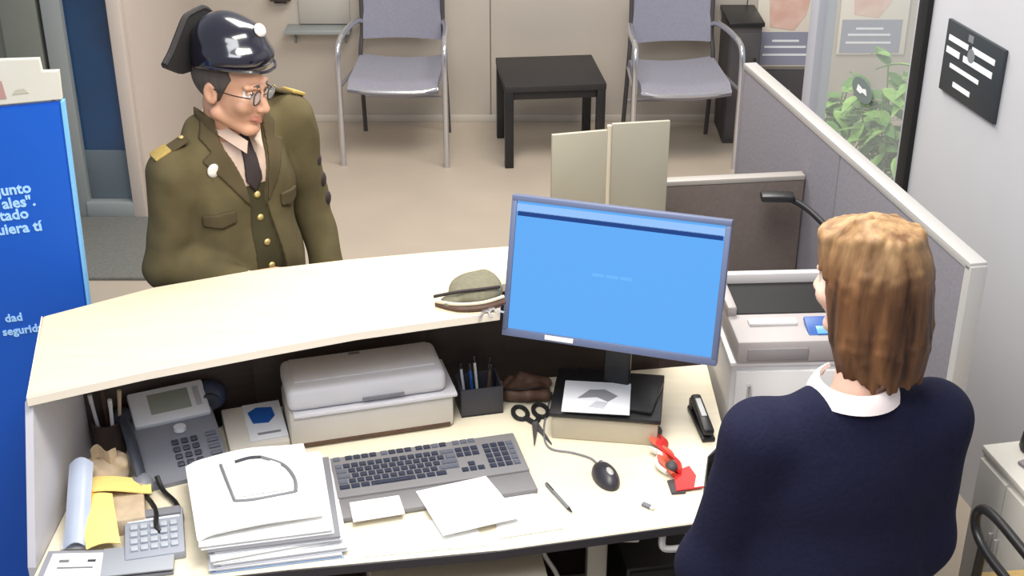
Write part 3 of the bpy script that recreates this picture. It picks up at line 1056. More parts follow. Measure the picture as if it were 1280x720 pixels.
U = 0.0205
x0 = -0.232
rows = [(0.092, [1, .5] + [1] * 4 + [.4] + [1] * 4 + [.4] + [1] * 4),
        (0.060, [1] * 13 + [2]), (0.039, [1.5] + [1] * 12 + [1.5]), (0.018, [1.8] + [1] * 11 + [2.2]),
        (-0.003, [1.3] + [1] * 11 + [2.7]), (-0.024, [1.4, 1.2, 1.2, 5.6, 1.2, 1.2, 1.4])]
for ri, (y, ws) in enumerate(rows):
    x = x0
    for i, wd in enumerate(ws):
        if ri == 0 and wd < 1:
            x += wd * U
            continue
        pale = (ri == 0 and i % 7 == 0) or (ri in (1, 2, 3, 4) and i in (0, len(ws) - 1))
        key(x + wd * U / 2, y, wd * 1.0 + (wd - 1) * 0.2, km2 if pale else km)
        x += wd * U
for y in (0.092, 0.060, 0.039):
    for i in range(3):
        key(0.075 + U / 2 + i * U, y, 1, km2 if y == 0.092 else km)
key(0.075 + U * 1.5, -0.003)
for i in range(3):
    key(0.075 + U / 2 + i * U, -0.024)
for y in (0.060, 0.039, 0.018, -0.003, -0.024):
    for i in range(4):
        key(0.147 + U / 2 + i * U, y, 1, km2 if i == 3 else km)

# ---- papers in front of the keyboard
def sheet(name, label, pts, z, m, group=None, th=0.0016, wave=0.0):
    o = MB().prism(pts, z, z + th).build(name, m, smooth=False)
    return tag(o, label, 'paper', group)


sheet('paper_note', 'small white note card lying on the keyboard wrist rest, left end', [(-0.392, 2.688), (-0.275, 2.718), (-0.255, 2.645), (-0.375, 2.612)], 0.7475, M_paper, th=0.0022)
sheet('paper_sheet', 'large white sheet in front of the keyboard, its corner on the wrist rest', [(-0.235, 2.735), (-0.065, 2.80), (0.02, 2.63), (-0.16, 2.56)], 0.7475, M_paper)
sheet('paper_sheet', 'white sheet slanting towards the pen beside the mouse', [(-0.06, 2.76), (0.045, 2.775), (0.125, 2.61), (-0.03, 2.57)], 0.7315, M_paper)
sheet('paper_sheet', 'white sheet nearest the desk front edge, between folder stack and pen', [(-0.38, 2.60), (-0.10, 2.66), (-0.06, 2.545), (-0.35, 2.50)], 0.7311, M_paper)

pe = thing('pen', 'thin dark pen lying on the desk left of the mouse', 'pen', (0.112, 2.733, DZ + 0.005), math.atan2(-0.126, 0.064))
MB().tube([(-0.06, 0, 0), (0.055, 0, 0)], 0.0042, n=8, smooth=False).build('barrel', M_phone, pe)
MB().cyl((0.055, 0, 0), (0.072, 0, 0), 0.004, 0.001, n=8).build('tip', M_black, pe)
MB().box((-0.04, 0, 0.005), (0.035, 0.003, 0.002)).build('clip', M_darkgrey, pe)

# ---- mouse
ms = thing('computer_mouse', 'dark computer mouse with a pale top beside the red card', 'mouse', (0.234, 2.813, DZ), R(18))
f = Field((-0.05, -0.07, -0.005), (0.05, 0.07, 0.05), 0.002)
f.ell((0, 0, 0.005), (0.031, 0.056, 0.032), 0.0)
f.f = np.maximum(f.f, -np.broadcast_to(f.ax[2][None, None, :], f.f.shape).astype(np.float32) + 0.0005)
f.mesh('body', mat('mouse_shell', (48, 46, 54), 0.4), ms)
f2 = Field((-0.05, -0.07, -0.005), (0.05, 0.07, 0.05), 0.0015)
f2.ell((0.003, -0.012, 0.014), (0.015, 0.026, 0.0247), 0.0)
f2.f = np.maximum(f2.f, -np.broadcast_to(f2.ax[2][None, None, :], f2.f.shape).astype(np.float32) + 0.02)
f2.mesh('palm_patch', mat('mouse_patch', (176, 172, 170), 0.4), ms)
MB().cyl((-0.003, 0.032, 0.027), (0.003, 0.032, 0.027), 0.008, n=14).build('scroll_wheel', M_keypale, ms)
tag(MB().tube([(0.218, 2.865, 0.738), (0.20, 2.90, 0.735), (0.155, 2.925, 0.735), (0.095, 2.95, 0.735), (0.085, 3.05, 0.735), (0.11, 3.22, 0.735)], 0.0024, n=6).build('mouse_cable', M_phone),
    'thin grey mouse cable running to the left of the riser', 'cable')
us = thing('usb_stick', 'tiny grey stick on the desk in front of the red card', 'usb stick', (0.326, 2.697, DZ), R(-40))
MB().box((0, 0, 0.004), (0.024, 0.012, 0.008), 0.002).build('body', M_print, us)
MB().box((0.016, 0, 0.004), (0.012, 0.009, 0.005)).build('plug', M_chrome, us)

# ---- red badge and lanyard
rc = thing('red_badge', 'red card badge with a white corner at the right of the mouse', 'badge', (0.425, 2.79, DZ), R(10))
MB().prism([(-0.028, -0.035), (0.045, -0.03), (0.035, 0.065), (-0.012, 0.045)], 0.006, 0.009, 0.0008).build('card', M_red, rc)
MB().prism([(0.02, -0.029), (0.0455, -0.028), (0.040, 0.02)], 0.0091, 0.0101).build('white_corner', M_paper, rc, smooth=False)
MB().prism([(-0.04, -0.038), (-0.005, -0.04), (0.0, 0.02), (-0.036, 0.018)], 0.0, 0.0055, 0.001).build('holder', M_darkgrey, rc)
ly = thing('lanyard', 'crumpled orange-red and white strap lying behind the red badge', 'lanyard', (0.392, 2.91, DZ), R(8))
MB().tube([(0.0, -0.10, 0.012), (-0.02, -0.04, 0.02), (0.012, 0.0, 0.012), (-0.018, 0.04, 0.022), (0.006, 0.08, 0.01)], 0.017, n=8, flat=0.35).build('strap', M_orange, ly)
MB().tube([(0.01, -0.09, 0.02), (0.022, -0.04, 0.014), (-0.012, 0.01, 0.026), (0.012, 0.055, 0.014), (-0.006, 0.09, 0.016)], 0.013, n=8, flat=0.35).build('strap', M_red, ly)
MB().tube([(-0.012, -0.085, 0.010), (-0.03, -0.05, 0.012), (-0.014, -0.02, 0.02), (-0.03, 0.02, 0.012)], 0.016, n=8, flat=0.4).build('strap', M_paper, ly)
b = MB()
b.ball((-0.004, -0.08, 0.026), (0.016, 0.018, 0.014))
b.build('clip', M_darkgrey, ly)
MB().ball((0.0, 0.095, 0.018), (0.015, 0.018, 0.015)).build('hook', M_darkgrey, ly)

# ---- black stapler at the right
sp = thing('stapler', 'black stapler with a white stripe on the desk between riser and cabinet', 'stapler', (0.503, 3.062, DZ), R(-83))
MB().box((0, 0, 0.006), (0.17, 0.036, 0.012), 0.004).build('base', M_black, sp)
MB().box((0.005, 0, 0.036), (0.16, 0.030, 0.022), 0.009, (0, R(6), 0)).build('arm', M_black, sp)
MB().box((-0.01, 0, 0.0495), (0.075, 0.014, 0.003), 0.001, (0, R(6), 0)).build('stripe', M_white, sp)
MB().box((-0.07, 0, 0.022), (0.03, 0.028, 0.03), 0.004).build('hinge', M_black, sp)

# ---- scissors
sx_ = thing('scissors', 'dark open scissors lying on the desk left of the monitor riser', 'scissors', (0.062, 3.06, DZ), R(-78))
for k, (a, z) in enumerate(((R(11), 0.003), (R(-14), 0.0065))):
    bl = MB().prism([(0, -0.009), (0.105, -0.001), (0.105, 0.001), (0.0, 0.009)], 0, 0.003).build('blade', M_darkgrey, sx_, (0, 0, z), (0, 0, a), smooth=False)
    sd = 1 if k else -1
    cxh, cyh = -0.06, sd * 0.028
    pts = [(cxh + 0.032 * math.cos(t), cyh + 0.019 * math.sin(t) , 0.006) for t in [i * math.pi / 4 for i in range(8)]]
    MB().tube(pts, 0.0062, closed=True, sub=4).build('handle', M_blackmatte, sx_)
    MB().tube([(-0.03, sd * 0.018, 0.006), (0.0, 0, 0.006)], 0.007, smooth=False).build('shank', M_blackmatte, sx_)
MB().cyl((0, 0, 0), (0, 0, 0.012), 0.006, n=12).build('pivot', M_chrome, sx_)

# ---- pen cup with pens
pc = thing('pen_tray', 'black square pen pot holding pens right of the scanner', 'pen pot', (-0.09, 3.155, DZ), R(13))
b = MB()
for c, s in (((0, -0.045, 0.042), (0.115, 0.005, 0.084)), ((0, 0.045, 0.042), (0.115, 0.005, 0.084)),
             ((-0.055, 0, 0.042), (0.005, 0.09, 0.084)), ((0.055, 0, 0.042), (0.005, 0.09, 0.084)), ((0, 0, 0.003), (0.115, 0.095, 0.006))):
    b.box(c, s, 0.001)
b.build('pot', mat('pen_pot_dark', (52, 52, 60), 0.5), pc)
random.seed(9)
PENC = [('pale grey', M_paperg), ('blue', M_bluelabel), ('white', M_white), ('brown', M_brown), ('silver', M_chrome)]
for i, (cn, pm) in enumerate(PENC):
    bx_, by_ = -0.035 + 0.018 * i, 0.012 * (-1) ** i
    p0 = Vector((bx_, by_, 0.008))
    p1 = Vector((bx_ * 1.25 + random.uniform(-.012, .012), by_ + 0.01, 0.125 + 0.008 * (i % 3)))
    wl = Matrix.Translation((-0.09, 3.155, DZ)) @ Matrix.Rotation(R(13), 4, 'Z')
    pt_ = thing('pen', cn + ' pen standing in the black pen pot right of the scanner', 'pen', wl @ p0, R(13), 'pens in the black pot')
    MB().tube([(0, 0, 0), p1 - p0], 0.004, n=7, smooth=False).build('barrel', pm, pt_)
    MB().tube([(p1 - p0) * 0.9, (p1 - p0) * 1.06], 0.0047, n=7, smooth=False).build('cap', M_black, pt_)

# ---- brown strap tangle and cables beside the pen pot
f = Field((-0.10, -0.08, -0.01), (0.12, 0.08, 0.07), 0.003)
random.seed(3)
pp = [(-0.07, 0.0, 0.02), (-0.03, 0.035, 0.03), (0.03, 0.02, 0.025), (0.06, -0.03, 0.02), (0.01, -0.04, 0.03), (-0.04, -0.02, 0.025), (0.0, 0.03, 0.045), (0.07, 0.03, 0.025)]
pu = thing('brown_pouch', 'rumpled brown leather pouch behind the scissors', 'pouch', (0.03, 3.205, DZ), R(5))
f.ell((0, 0, 0.018), (0.075, 0.042, 0.02), 0.02)
f.path(pp, [0.014] * 8, 0.012)
zz = np.broadcast_to(f.ax[2][None, None, :], f.f.shape).astype(np.float32)
f.f = np.maximum(f.f, 0.001 - zz)
f.mesh('body', M_brown, pu)
MB().tube([(-0.06, -0.02, 0.04), (0.0, -0.045, 0.052), (0.06, -0.02, 0.035), (0.085, -0.05, 0.008)], 0.006, flat=0.5).build('strap', M_tie, pu)

# ---- scanner / printer in two tiers
sn = thing('scanner', 'putty-coloured two-tier flatbed scanner under the counter', 'scanner', (-0.385, 3.085, DZ), R(15.5))
MB().box((0, 0, 0.052), (0.432, 0.185, 0.10), 0.012).build('body', M_scanner, sn)
MB().box((0.01, -0.004, 0.1005), (0.430, 0.188, 0.012), 0.004).build('body_rim', M_scanlid, sn)
f = MB()
f.box((-0.008, 0.0, 0.140), (0.415, 0.176, 0.066), 0.02, seg=4)
f.build('lid', M_scanlid, sn)
MB().box((-0.008, 0.012, 0.174), (0.37, 0.12, 0.006), 0.003).build('lid_panel', M_scanlid, sn)
MB().box((0.03, -0.0905, 0.124), (0.11, 0.006, 0.008), 0.002).build('grip', M_print, sn)
MB().box((-0.02, 0.06, 0.1765), (0.03, 0.012, 0.002)).build('mark', M_print, sn, smooth=False)
MB().box((0, -0.088, 0.012), (0.41, 0.012, 0.012), 0.002).build('base_groove', M_brown, sn)

# ---- desk telephone
ph = thing('desk_telephone', 'grey desk telephone with handset and pale display panel on the left', 'telephone', (-0.846, 2.905, DZ), R(24))
b = MB()
b.prism([(-0.115, 0.0), (0.115, 0.0), (0.115, 0.075), (0.095, 0.085), (-0.115, 0.012)], -0.105, 0.105, 0.005,
        mtx=Matrix(((0, 0, 1, 0), (1, 0, 0, 0), (0, 1, 0, 0), (0, 0, 0, 1))))
b.build('body', M_phone, ph)
sl = math.atan2(0.073, 0.21)


def onph(x, y, z=0.0):
    return (x, y, 0.012 + (y + 0.115) * math.tan(sl) + z)


bz_ = MB().box(onph(0.0, 0.105, 0.012), (0.195, 0.105, 0.022), 0.006, (sl + R(8), 0, 0)).build('display_bezel', M_phonew, ph)
MB().box(onph(0.002, 0.105, 0.0225), (0.105, 0.062, 0.004), 0.001, (sl + R(8), 0, 0)).build('display', M_lcd, bz_)
MB().box(onph(0.074, 0.105, 0.0225), (0.016, 0.06, 0.004), 0.001, (sl + R(8), 0, 0)).build('side_buttons', mat('bezel_buttons', (170, 172, 182), 0.5), bz_)
b = MB()
for i in range(3):
    for j in range(4):
        b.box(onph(-0.012 + 0.024 * i, -0.005 - 0.022 * j, 0.004), (0.017, 0.014, 0.008), 0.002, (sl, 0, 0))
stuff(b.build('keypad', M_phonedark, ph))
b = MB()
for j in range(5):
    b.box(onph(0.08, 0.0 - 0.02 * j, 0.004), (0.028, 0.012, 0.006), 0.002, (sl, 0, 0))
stuff(b.build('memory_buttons', M_keypale, ph))
MB().cyl(onph(0.01, 0.034, 0.0), onph(0.01, 0.034, 0.010), 0.016, n=18).build('navigation_button', M_phonew, ph)
hs = MB()
q0, q1 = Vector((-0.118, 0.105, 0.095)), Vector((-0.118, -0.115, 0.035))
hs.tube([q0, (q0 + q1) / 2 + Vector((0, 0, 0.022)), q1], 0.017, n=10, flat=0.7)
h_ = hs.build('handset', M_phonedark, ph)
MB().ball(q0 + Vector((0, 0.005, -0.006)), (0.028, 0.032, 0.022), 14, (sl, 0, 0)).build('earpiece', M_phonedark, h_)
MB().ball(q1 + Vector((0, -0.002, -0.006)), (0.028, 0.034, 0.022), 14, (sl, 0, 0)).build('mouthpiece', M_phone, h_)
tag(MB().tube([(-0.875, 2.775, 0.765), (-0.855, 2.745, 0.745), (-0.815, 2.70, 0.74), (-0.785, 2.63, 0.74), (-0.79, 2.565, 0.742), (-0.825, 2.565, 0.765), (-0.84, 2.62, 0.77), (-0.862, 2.665, 0.765), (-0.885, 2.70, 0.76)],
               0.0062, n=8, sub=8).build('handset_cord', M_black), 'black looping handset cord in front of the telephone', 'cord')

# ---- card reader with a blue label
cr = thing('card_terminal', 'small putty box with a white and blue label between telephone and scanner', 'card reader', (-0.672, 3.005, DZ), R(18))
MB().box((0, 0, 0.02), (0.155, 0.175, 0.04), 0.006, (R(6), 0, 0)).build('body', M_scanner, cr)
lb = MB().box((0.027, 0.004, 0.042), (0.098, 0.155, 0.004), 0.001, (R(6), 0, 0)).build('label', M_paperg, cr)
MB().prism([(-0.005, 0.0), (0.035, -0.005), (0.055, 0.02), (0.052, 0.055), (0.012, 0.062), (-0.012, 0.045)], 0.0440, 0.0475, mtx=Matrix.Rotation(R(6), 4, 'X')).build('blue_mark', M_bluelabel, lb, smooth=False)
MB().box((0.03, -0.05, 0.0385), (0.06, 0.008, 0.002), 0, (R(6), 0, 0)).build('text_line', M_print, lb, smooth=False)

# ---- webcam-like ball behind the telephone
wc = thing('desk_speaker', 'small round dark bluish speaker behind the telephone under the counter', 'speaker', (-0.80, 3.075, DZ), R(15))
MB().lathe([(0.035, 0), (0.04, 0.006), (0.018, 0.014), (0.012, 0.05)], 18).build('foot', M_black, wc)
MB().ball((0, 0, 0.085), (0.045, 0.045, 0.04), 20).build('body', mat('speaker_blue_grey', (62, 70, 96), 0.35), wc)
MB().cyl((0, -0.038, 0.09), (0, -0.047, 0.09), 0.024, n=20).build('grille', M_phonedark, wc)

# ---- stack of folders and papers
random.seed(11)
stx = [(-0.59, 2.60)]
lab = ['lowest blue-edged folder in the stack at the desk front edge', 'grey folder just above the lowest one in the front stack',
       'white folder in the middle of the front stack, sticking out right', 'pale grey folder below the top bundle of the front stack',
       'white folder directly under the top paper bundle']
fm = [mat('folder_blue', (150, 172, 206), 0.6), M_paperg, M_paper, M_paperg, M_paper]
z = DZ
for i in range(5):
    a = R(12 + random.uniform(-6, 6))
    t = thing('folder', lab[i], 'folder', (-0.565 + 0.014 * (i % 2) - 0.006 * i, 2.632 + 0.006 * i, z), a, 'folders in the front stack')
    MB().box((0, 0, 0.0015), (0.30, 0.33, 0.003), 0.001).build('cover', fm[i], t)
    MB().box((0.004, -0.002, 0.006), (0.285, 0.318, 0.006), 0.001).build('pages', M_paper, t)
    MB().box((-0.004, 0, 0.0105), (0.30, 0.33, 0.003), 0.001, (0, R(0.0), 0)).build('cover', (M_paper if i in (4, 2) else M_paperg) if i != 3 else M_print, t)
    z += 0.0122
tp = thing('paper_bundle', 'top white paper bundle with curled left edge and printed oval outline', 'papers', (-0.615, 2.665, z + 0.007), R(17))


def bund(u, v):
    x, y = -0.145 + 0.29 * u, -0.15 + 0.31 * v
    return (x, y, 0.008 + 0.012 * math.sin(math.pi * u) ** 2 * (0.4 + 0.6 * v) - 0.012 * max(0, (0.14 - u) / 0.14) ** 2 + 0.004 * math.sin(5 * v))


MB().grid(bund, 14, 10, 0.007).build('pages', M_paper, tp)
b = MB()
def bz3(u, v, dz):
    p = bund(u, v)
    return (p[0], p[1], p[2] + dz)
MB().tube([bz3(.33, .30, .0055), bz3(.30, .60, .0055), bz3(.28, .84, .0055)], 0.004, n=6).build('printed_line', M_print, tp)
MB().tube([bz3(.40, .83, .0055), bz3(.52, .85, .0055), bz3(.62, .84, .0055)], 0.0045, n=6).build('printed_line', M_printdark, tp)
MB().tube([bz3(.62, .84, .0055), bz3(.78, .70, .0055), bz3(.84, .48, .0055), bz3(.82, .30, .0055)], 0.0045, n=6).build('printed_line', M_print, tp)
MB().tube([bz3(.33, .30, .0055), bz3(.5, .27, .0055), bz3(.82, .30, .0055)], 0.0035, n=6).build('printed_line', M_print, tp)
b = MB()
b.grid(lambda u, v: bz3(.36 + .40 * u, .33 + .44 * v, 0.0065), 6, 6, 0.002)
b.build('card', M_paper, tp)

# ---- clutter at the left end of the desk
yb = thing('yellow_folder', 'yellow cardboard folder with bent flap at the left end of the desk', 'folder', (-0.952, 2.66, DZ), R(16))
MB().grid(lambda u, v: (-0.075 + 0.165 * u, 0.01 + 0.075 * v, 0.055 + 0.018 * math.sin(3 * u + 1) - 0.01 * v), 8, 4, 0.003).build('flap', M_yellow, yb)
MB().grid(lambda u, v: (-0.075 + 0.075 * u + 0.01 * v, 0.012 - 0.155 * v, 0.055 - 0.035 * v ** 2 + 0.01 * math.sin(3 * u)), 5, 8, 0.003).build('leaf', M_yellow, yb)
MB().box((0.0, -0.01, 0.0225), (0.145, 0.15, 0.044), 0.006).build('body', M_beigebag, yb)
ys = tag(MB().grid(lambda u, v: (-1.03 + 0.045 * u, 2.605 + 0.075 * v, 0.782 + 0.018 * math.sin(math.pi * u)), 5, 4, 0.006).build('sticky_notes', M_yellowd),
         'deep yellow pad curled against the corner of the yellow folder', 'notepad')
f = Field((-0.09, -0.08, -0.005), (0.10, 0.09, 0.13), 0.003)
cbg = thing('paper_bag', 'crumpled beige paper bag left of the telephone handset', 'bag', (-1.0, 2.785, DZ), R(10))
cbg.scale = (0.75, 0.8, 0.95)
random.seed(21)
f.ell((0, 0, 0.035), (0.07, 0.06, 0.045), 0.02)
for k in range(16):
    a = random.uniform(0, 6.28)
    f.ell((0.05 * math.cos(a), 0.045 * math.sin(a), random.uniform(0.015, 0.075)), (random.uniform(.012, .03), random.uniform(.012, .026), random.uniform(.012, .03)), 0.012,
          rot=(random.random() * 3, random.random() * 3, 0))
zz = np.broadcast_to(f.ax[2][None, None, :], f.f.shape).astype(np.float32)
f.f = np.maximum(f.f, 0.001 - zz)
f.mesh('body', M_beigebag, cbg)
MB().grid(lambda u, v: (-0.04 + 0.08 * u, 0.02 * math.sin(6 * u), 0.075 + 0.04 * v + 0.006 * math.sin(9 * u)), 8, 3, 0.003).build('rolled_top', M_beigebag, cbg)

fi = thing('plastic_sleeve', 'pale blue translucent plastic sleeve leaning at the left desk end', 'sleeve', (-1.02, 2.645, DZ), R(4))
MB().grid(lambda u, v: (-0.02 - 0.015 * v + 0.055 * u, -0.13 + 0.20 * v + 0.0 * u, 0.012 + 0.10 * v + 0.02 * math.sin(3 * u)), 6, 6, 0.003).build('film', M_folderblue, fi)
MB().grid(lambda u, v: (-0.03 + 0.06 * u, -0.12 + 0.15 * v, 0.006 + 0.05 * v), 4, 4, 0.003).build('inlay', M_paperg, fi)

pq = thing('pen_cup', 'dark round pen cup in the left corner of the desk', 'pen pot', (-1.03, 2.93, DZ), 0)
MB().lathe([(0.036, 0), (0.04, 0.10), (0.042, 0.102), (0.037, 0.102), (0.034, 0.01)], 20).build('cup', mat('cup_brown', (70, 58, 54), 0.5), pq)
for i, (dx, dy, hgt, pm, cn) in enumerate(((-0.015, -0.01, 0.16, M_paperg, 'pale grey'), (0.012, -0.012, 0.15, M_white, 'white'), (0.02, 0.008, 0.155, M_beigebag, 'beige'), (-0.006, 0.016, 0.17, M_brown, 'brown'))):
    t = thing('pen', cn + ' pen standing in the round cup at the left desk corner', 'pen', (-1.03 + dx, 2.93 + dy, DZ + 0.012), 0, 'pens in the round cup')
    MB().tube([(0, 0, 0), (dx * 0.8, dy * 0.8, hgt)], 0.005, n=8, smooth=False).build('barrel', pm, t)
    MB().tube([(dx * 0.75, dy * 0.75, hgt * 0.93), (dx * 0.85, dy * 0.85, hgt * 1.08)], 0.0058, n=8, smooth=False).build('cap', pm, t)

ca = thing('calculator', 'grey desk calculator with a pale display beside the handset cord', 'calculator', (-0.832, 2.56, DZ), R(14))
MB().box((0, 0, 0.016), (0.135, 0.16, 0.026), 0.005, (R(5), 0, 0)).build('body', mat('calc_grey', (150, 154, 166), 0.5), ca)
MB().box((0, 0.062, 0.036), (0.125, 0.026, 0.012), 0.003, (R(5), 0, 0)).build('head', M_print, ca)
MB().box((0, 0.043, 0.034), (0.12, 0.008, 0.004), 0.001, (R(5), 0, 0)).build('display', M_paperg, ca)
b = MB()
for i in range(5):
    for j in range(4):
        b.box((-0.045 + 0.0225 * i, 0.02 - 0.024 * j, 0.0335 - 0.0022 * j), (0.017, 0.016, 0.007), 0.002, (R(5), 0, 0))
stuff(b.build('buttons', mat('calc_buttons', (172, 178, 186), 0.5), ca))
bkz = thing('ring_binder', 'grey and green ring binder under the calculator at the desk front', 'binder', (-0.85, 2.475, DZ), R(10))
MB().box((0, 0, 0.004), (0.16, 0.10, 0.008), 0.002).build('cover', M_print, bkz)
MB().box((0.01, 0.004, 0.011), (0.14, 0.085, 0.006), 0.001).build('pages', mat('green_pages', (196, 206, 180), 0.7), bkz)
MB().box((0, 0, 0.016), (0.16, 0.10, 0.004), 0.001).build('cover', mat('binder_grey', (156, 160, 168), 0.6), bkz)
fr_ = thing('framed_card', 'grey-framed white card lying at the left front corner of the desk', 'card', (-0.985, 2.455, DZ), R(2))
MB().box((0, 0, 0.008), (0.155, 0.11, 0.016), 0.003).build('frame', mat('card_frame', (150, 152, 162), 0.5), fr_)
cd = MB().box((0, 0, 0.0165), (0.125, 0.082, 0.002)).build('card', M_paper, fr_, smooth=False)
MB().box((-0.03, 0.012, 0.018), (0.022, 0.010, 0.001)).build('print', M_print, cd, smooth=False)
MB().box((0.032, 0.012, 0.018), (0.018, 0.008, 0.001)).build('print', M_printdark, cd, smooth=False)
MB().box((0.0, -0.012, 0.018), (0.08, 0.005, 0.001)).build('print', M_print, cd, smooth=False)

# ---- cap lying on the counter
cpz = thing('folded_cap', 'folded grey-olive cap with pale piping lying on the counter left of the monitor', 'cap', (-0.118, 3.080, 1.1005), R(24))
cpz.scale = (0.76, 0.95, 1.0)
f = Field((-0.14, -0.12, -0.01), (0.16, 0.13, 0.08), 0.003)
f.cone((-0.085, -0.01, 0.012), (0.10, 0.02, 0.020), 0.012, 0.03, 0.0, sq=(1, 1.9, 0.8))
f.ell((0.04, 0.01, 0.018), (0.085, 0.075, 0.030), 0.02)
zz = np.broadcast_to(f.ax[2][None, None, :], f.f.shape).astype(np.float32)
f.f = np.maximum(f.f, 0.001 - zz)
f.mesh('crown', M_capgrey, cpz)
MB().tube([(-0.115, -0.01, 0.016), (-0.06, -0.055, 0.018), (0.02, -0.078, 0.020), (0.10, -0.072, 0.022)], 0.005, n=7).build('piping', M_caplight, cpz)
MB().tube([(-0.11, -0.005, 0.006), (-0.06, -0.058, 0.007), (0.02, -0.082, 0.009), (0.10, -0.076, 0.010)], 0.0085, n=7).build('band', M_brown, cpz)
MB().tube([(-0.115, 0.0, 0.024), (-0.04, -0.032, 0.040), (0.05, -0.05, 0.043), (0.10, -0.045, 0.038)], 0.0045, n=7).build('fold', M_tie, cpz)
kb_ = thing('key_bunch', 'silver keys lying on the counter edge beside the folded cap', 'keys', (-0.062, 3.018, 1.1005), R(20))
MB().tube([(0.012 * math.cos(t), 0.012 * math.sin(t), 0.004) for t in [i * math.pi / 4 for i in range(8)]], 0.0016, closed=True).build('ring', M_chrome, kb_)
for k, a in enumerate((-2.4, -1.7, -0.9)):
    q = MB().box((0.03, 0, 0.003 + 0.002 * k), (0.04, 0.006, 0.002)).build('key', M_chrome, kb_, rot=(0, 0, a), smooth=False)
    MB().cyl((0.012, 0, 0.002 + 0.002 * k), (0.012, 0, 0.0042 + 0.002 * k), 0.009, n=14).build('bow', M_chrome, q)

# ---- cabinet and printer at the right end
wcb = thing('white_cabinet', 'white cabinet box under the printer beside the woman', 'cabinet', (0.752, 3.335, 0), R(2))
MB().box((0.0, 0.0, 0.715), (0.355, 0.42, 0.33), 0.005).build('body', M_white, wcb)
MB().box((0, 0, 0.886), (0.365, 0.435, 0.012), 0.003).build('top', mat('cabinet_top', (226, 224, 226), 0.4), wcb)
dr = MB().box((0.002, -0.216, 0.712), (0.335, 0.012, 0.31), 0.003).build('door', M_white, wcb)
MB().box((-0.13, -0.228, 0.79), (0.01, 0.014, 0.08), 0.003).build('handle', M_chrome, dr)
for sx in (-1, 1):
    for sy in (-1, 1):
        MB().box((sx * 0.15, sy * 0.2, 0.275), (0.04, 0.04, 0.55), 0.004).build('leg', M_darkgrey, wcb)
pr_ = thing('printer', 'grey printer with an open dark output tray on the white cabinet', 'printer', (0.747, 3.325, 0.8925), R(3))
MB().box((0, -0.038, 0.034), (0.335, 0.354, 0.066), 0.008).build('body', mat('printer_grey', (166, 160, 160), 0.5), pr_)
for sx in (-1, 1):
    MB().box((sx * 0.155, 0.03, 0.078), (0.026, 0.20, 0.032), 0.006).build('side_wall', mat('printer_grey', (166, 160, 160), 0.5), pr_)
MB().box((0, 0.132, 0.080), (0.335, 0.026, 0.038), 0.006).build('rear_wall', mat('printer_pale', (206, 203, 204), 0.45), pr_)
MB().box((0, 0.028, 0.0685), (0.284, 0.18, 0.004), 0.001).build('output_tray', M_blackmatte, pr_)
MB().box((-0.055, -0.115, 0.0715), (0.13, 0.03, 0.01), 0.003).build('slot_flap', M_white, pr_)
pnl = MB().box((0.09, -0.15, 0.072), (0.125, 0.075, 0.012), 0.003, (R(14), 0, 0)).build('control_panel', M_bluelabel, pr_)
MB().box((0.085, -0.172, 0.0745), (0.07, 0.03, 0.004), 0.001, (R(14), 0, 0)).build('display', mat('display_cyan', (90, 150, 210), 0.3), pnl)
MB().box((-0.06, -0.216, 0.03), (0.16, 0.008, 0.035), 0.002).build('paper_drawer', mat('printer_dull', (140, 136, 138), 0.5), pr_)

# ---- cabinet against the right wall, with things on it, and the tubular chair
cq = Vector((1.309, 3.164, 0))
wcab = thing('storage_cabinet', 'cream storage cabinet standing against the white right wall', 'cabinet', cq + D * 0.15 + N * 0.13, angD)
MB().box((0, 0, 0.29), (0.29, 0.26, 0.58), 0.004).build('body', mat('cabinet_cream', (206, 203, 196), 0.5), wcab)
MB().box((0, 0, 0.59), (0.30, 0.27, 0.022), 0.004).build('top', mat('cabinet_cream_top', (214, 211, 202), 0.5), wcab)
for k in (-1, 1):
    q = MB().box((k * 0.072, -0.134, 0.30), (0.138, 0.012, 0.53), 0.002).build('door', mat('cabinet_cream', (206, 203, 196), 0.5), wcab)
    MB().box((k * 0.015, -0.146, 0.36), (0.01, 0.014, 0.08), 0.003).build('handle', M_trim, q)
kt = thing('black_phone_dock', 'small black rounded device on the cream cabinet at the right edge', 'device', (1.43, 3.135, 0.602), R(20))
MB().lathe([(0.03, 0), (0.034, 0.01), (0.03, 0.05), (0.018, 0.062)], 18).build('body', M_black, kt)
MB().cyl((0, 0, 0.055), (0, 0, 0.066), 0.014, n=14).build('button', M_darkgrey, kt)
tag(MB().box((1.415, 3.04, 0.607), (0.06, 0.09, 0.010), 0.003, (0, 0, R(25))).build('notebook', mat('notebook_grey', (140, 130, 136), 0.6)),
    'small grey notebook on the cream cabinet below the black device', 'notebook')

tc = thing('tubular_chair', 'black tubular armchair with tan wooden seat by the cream cabinet', 'chair', (1.42, 2.625, 0), angD + R(90))
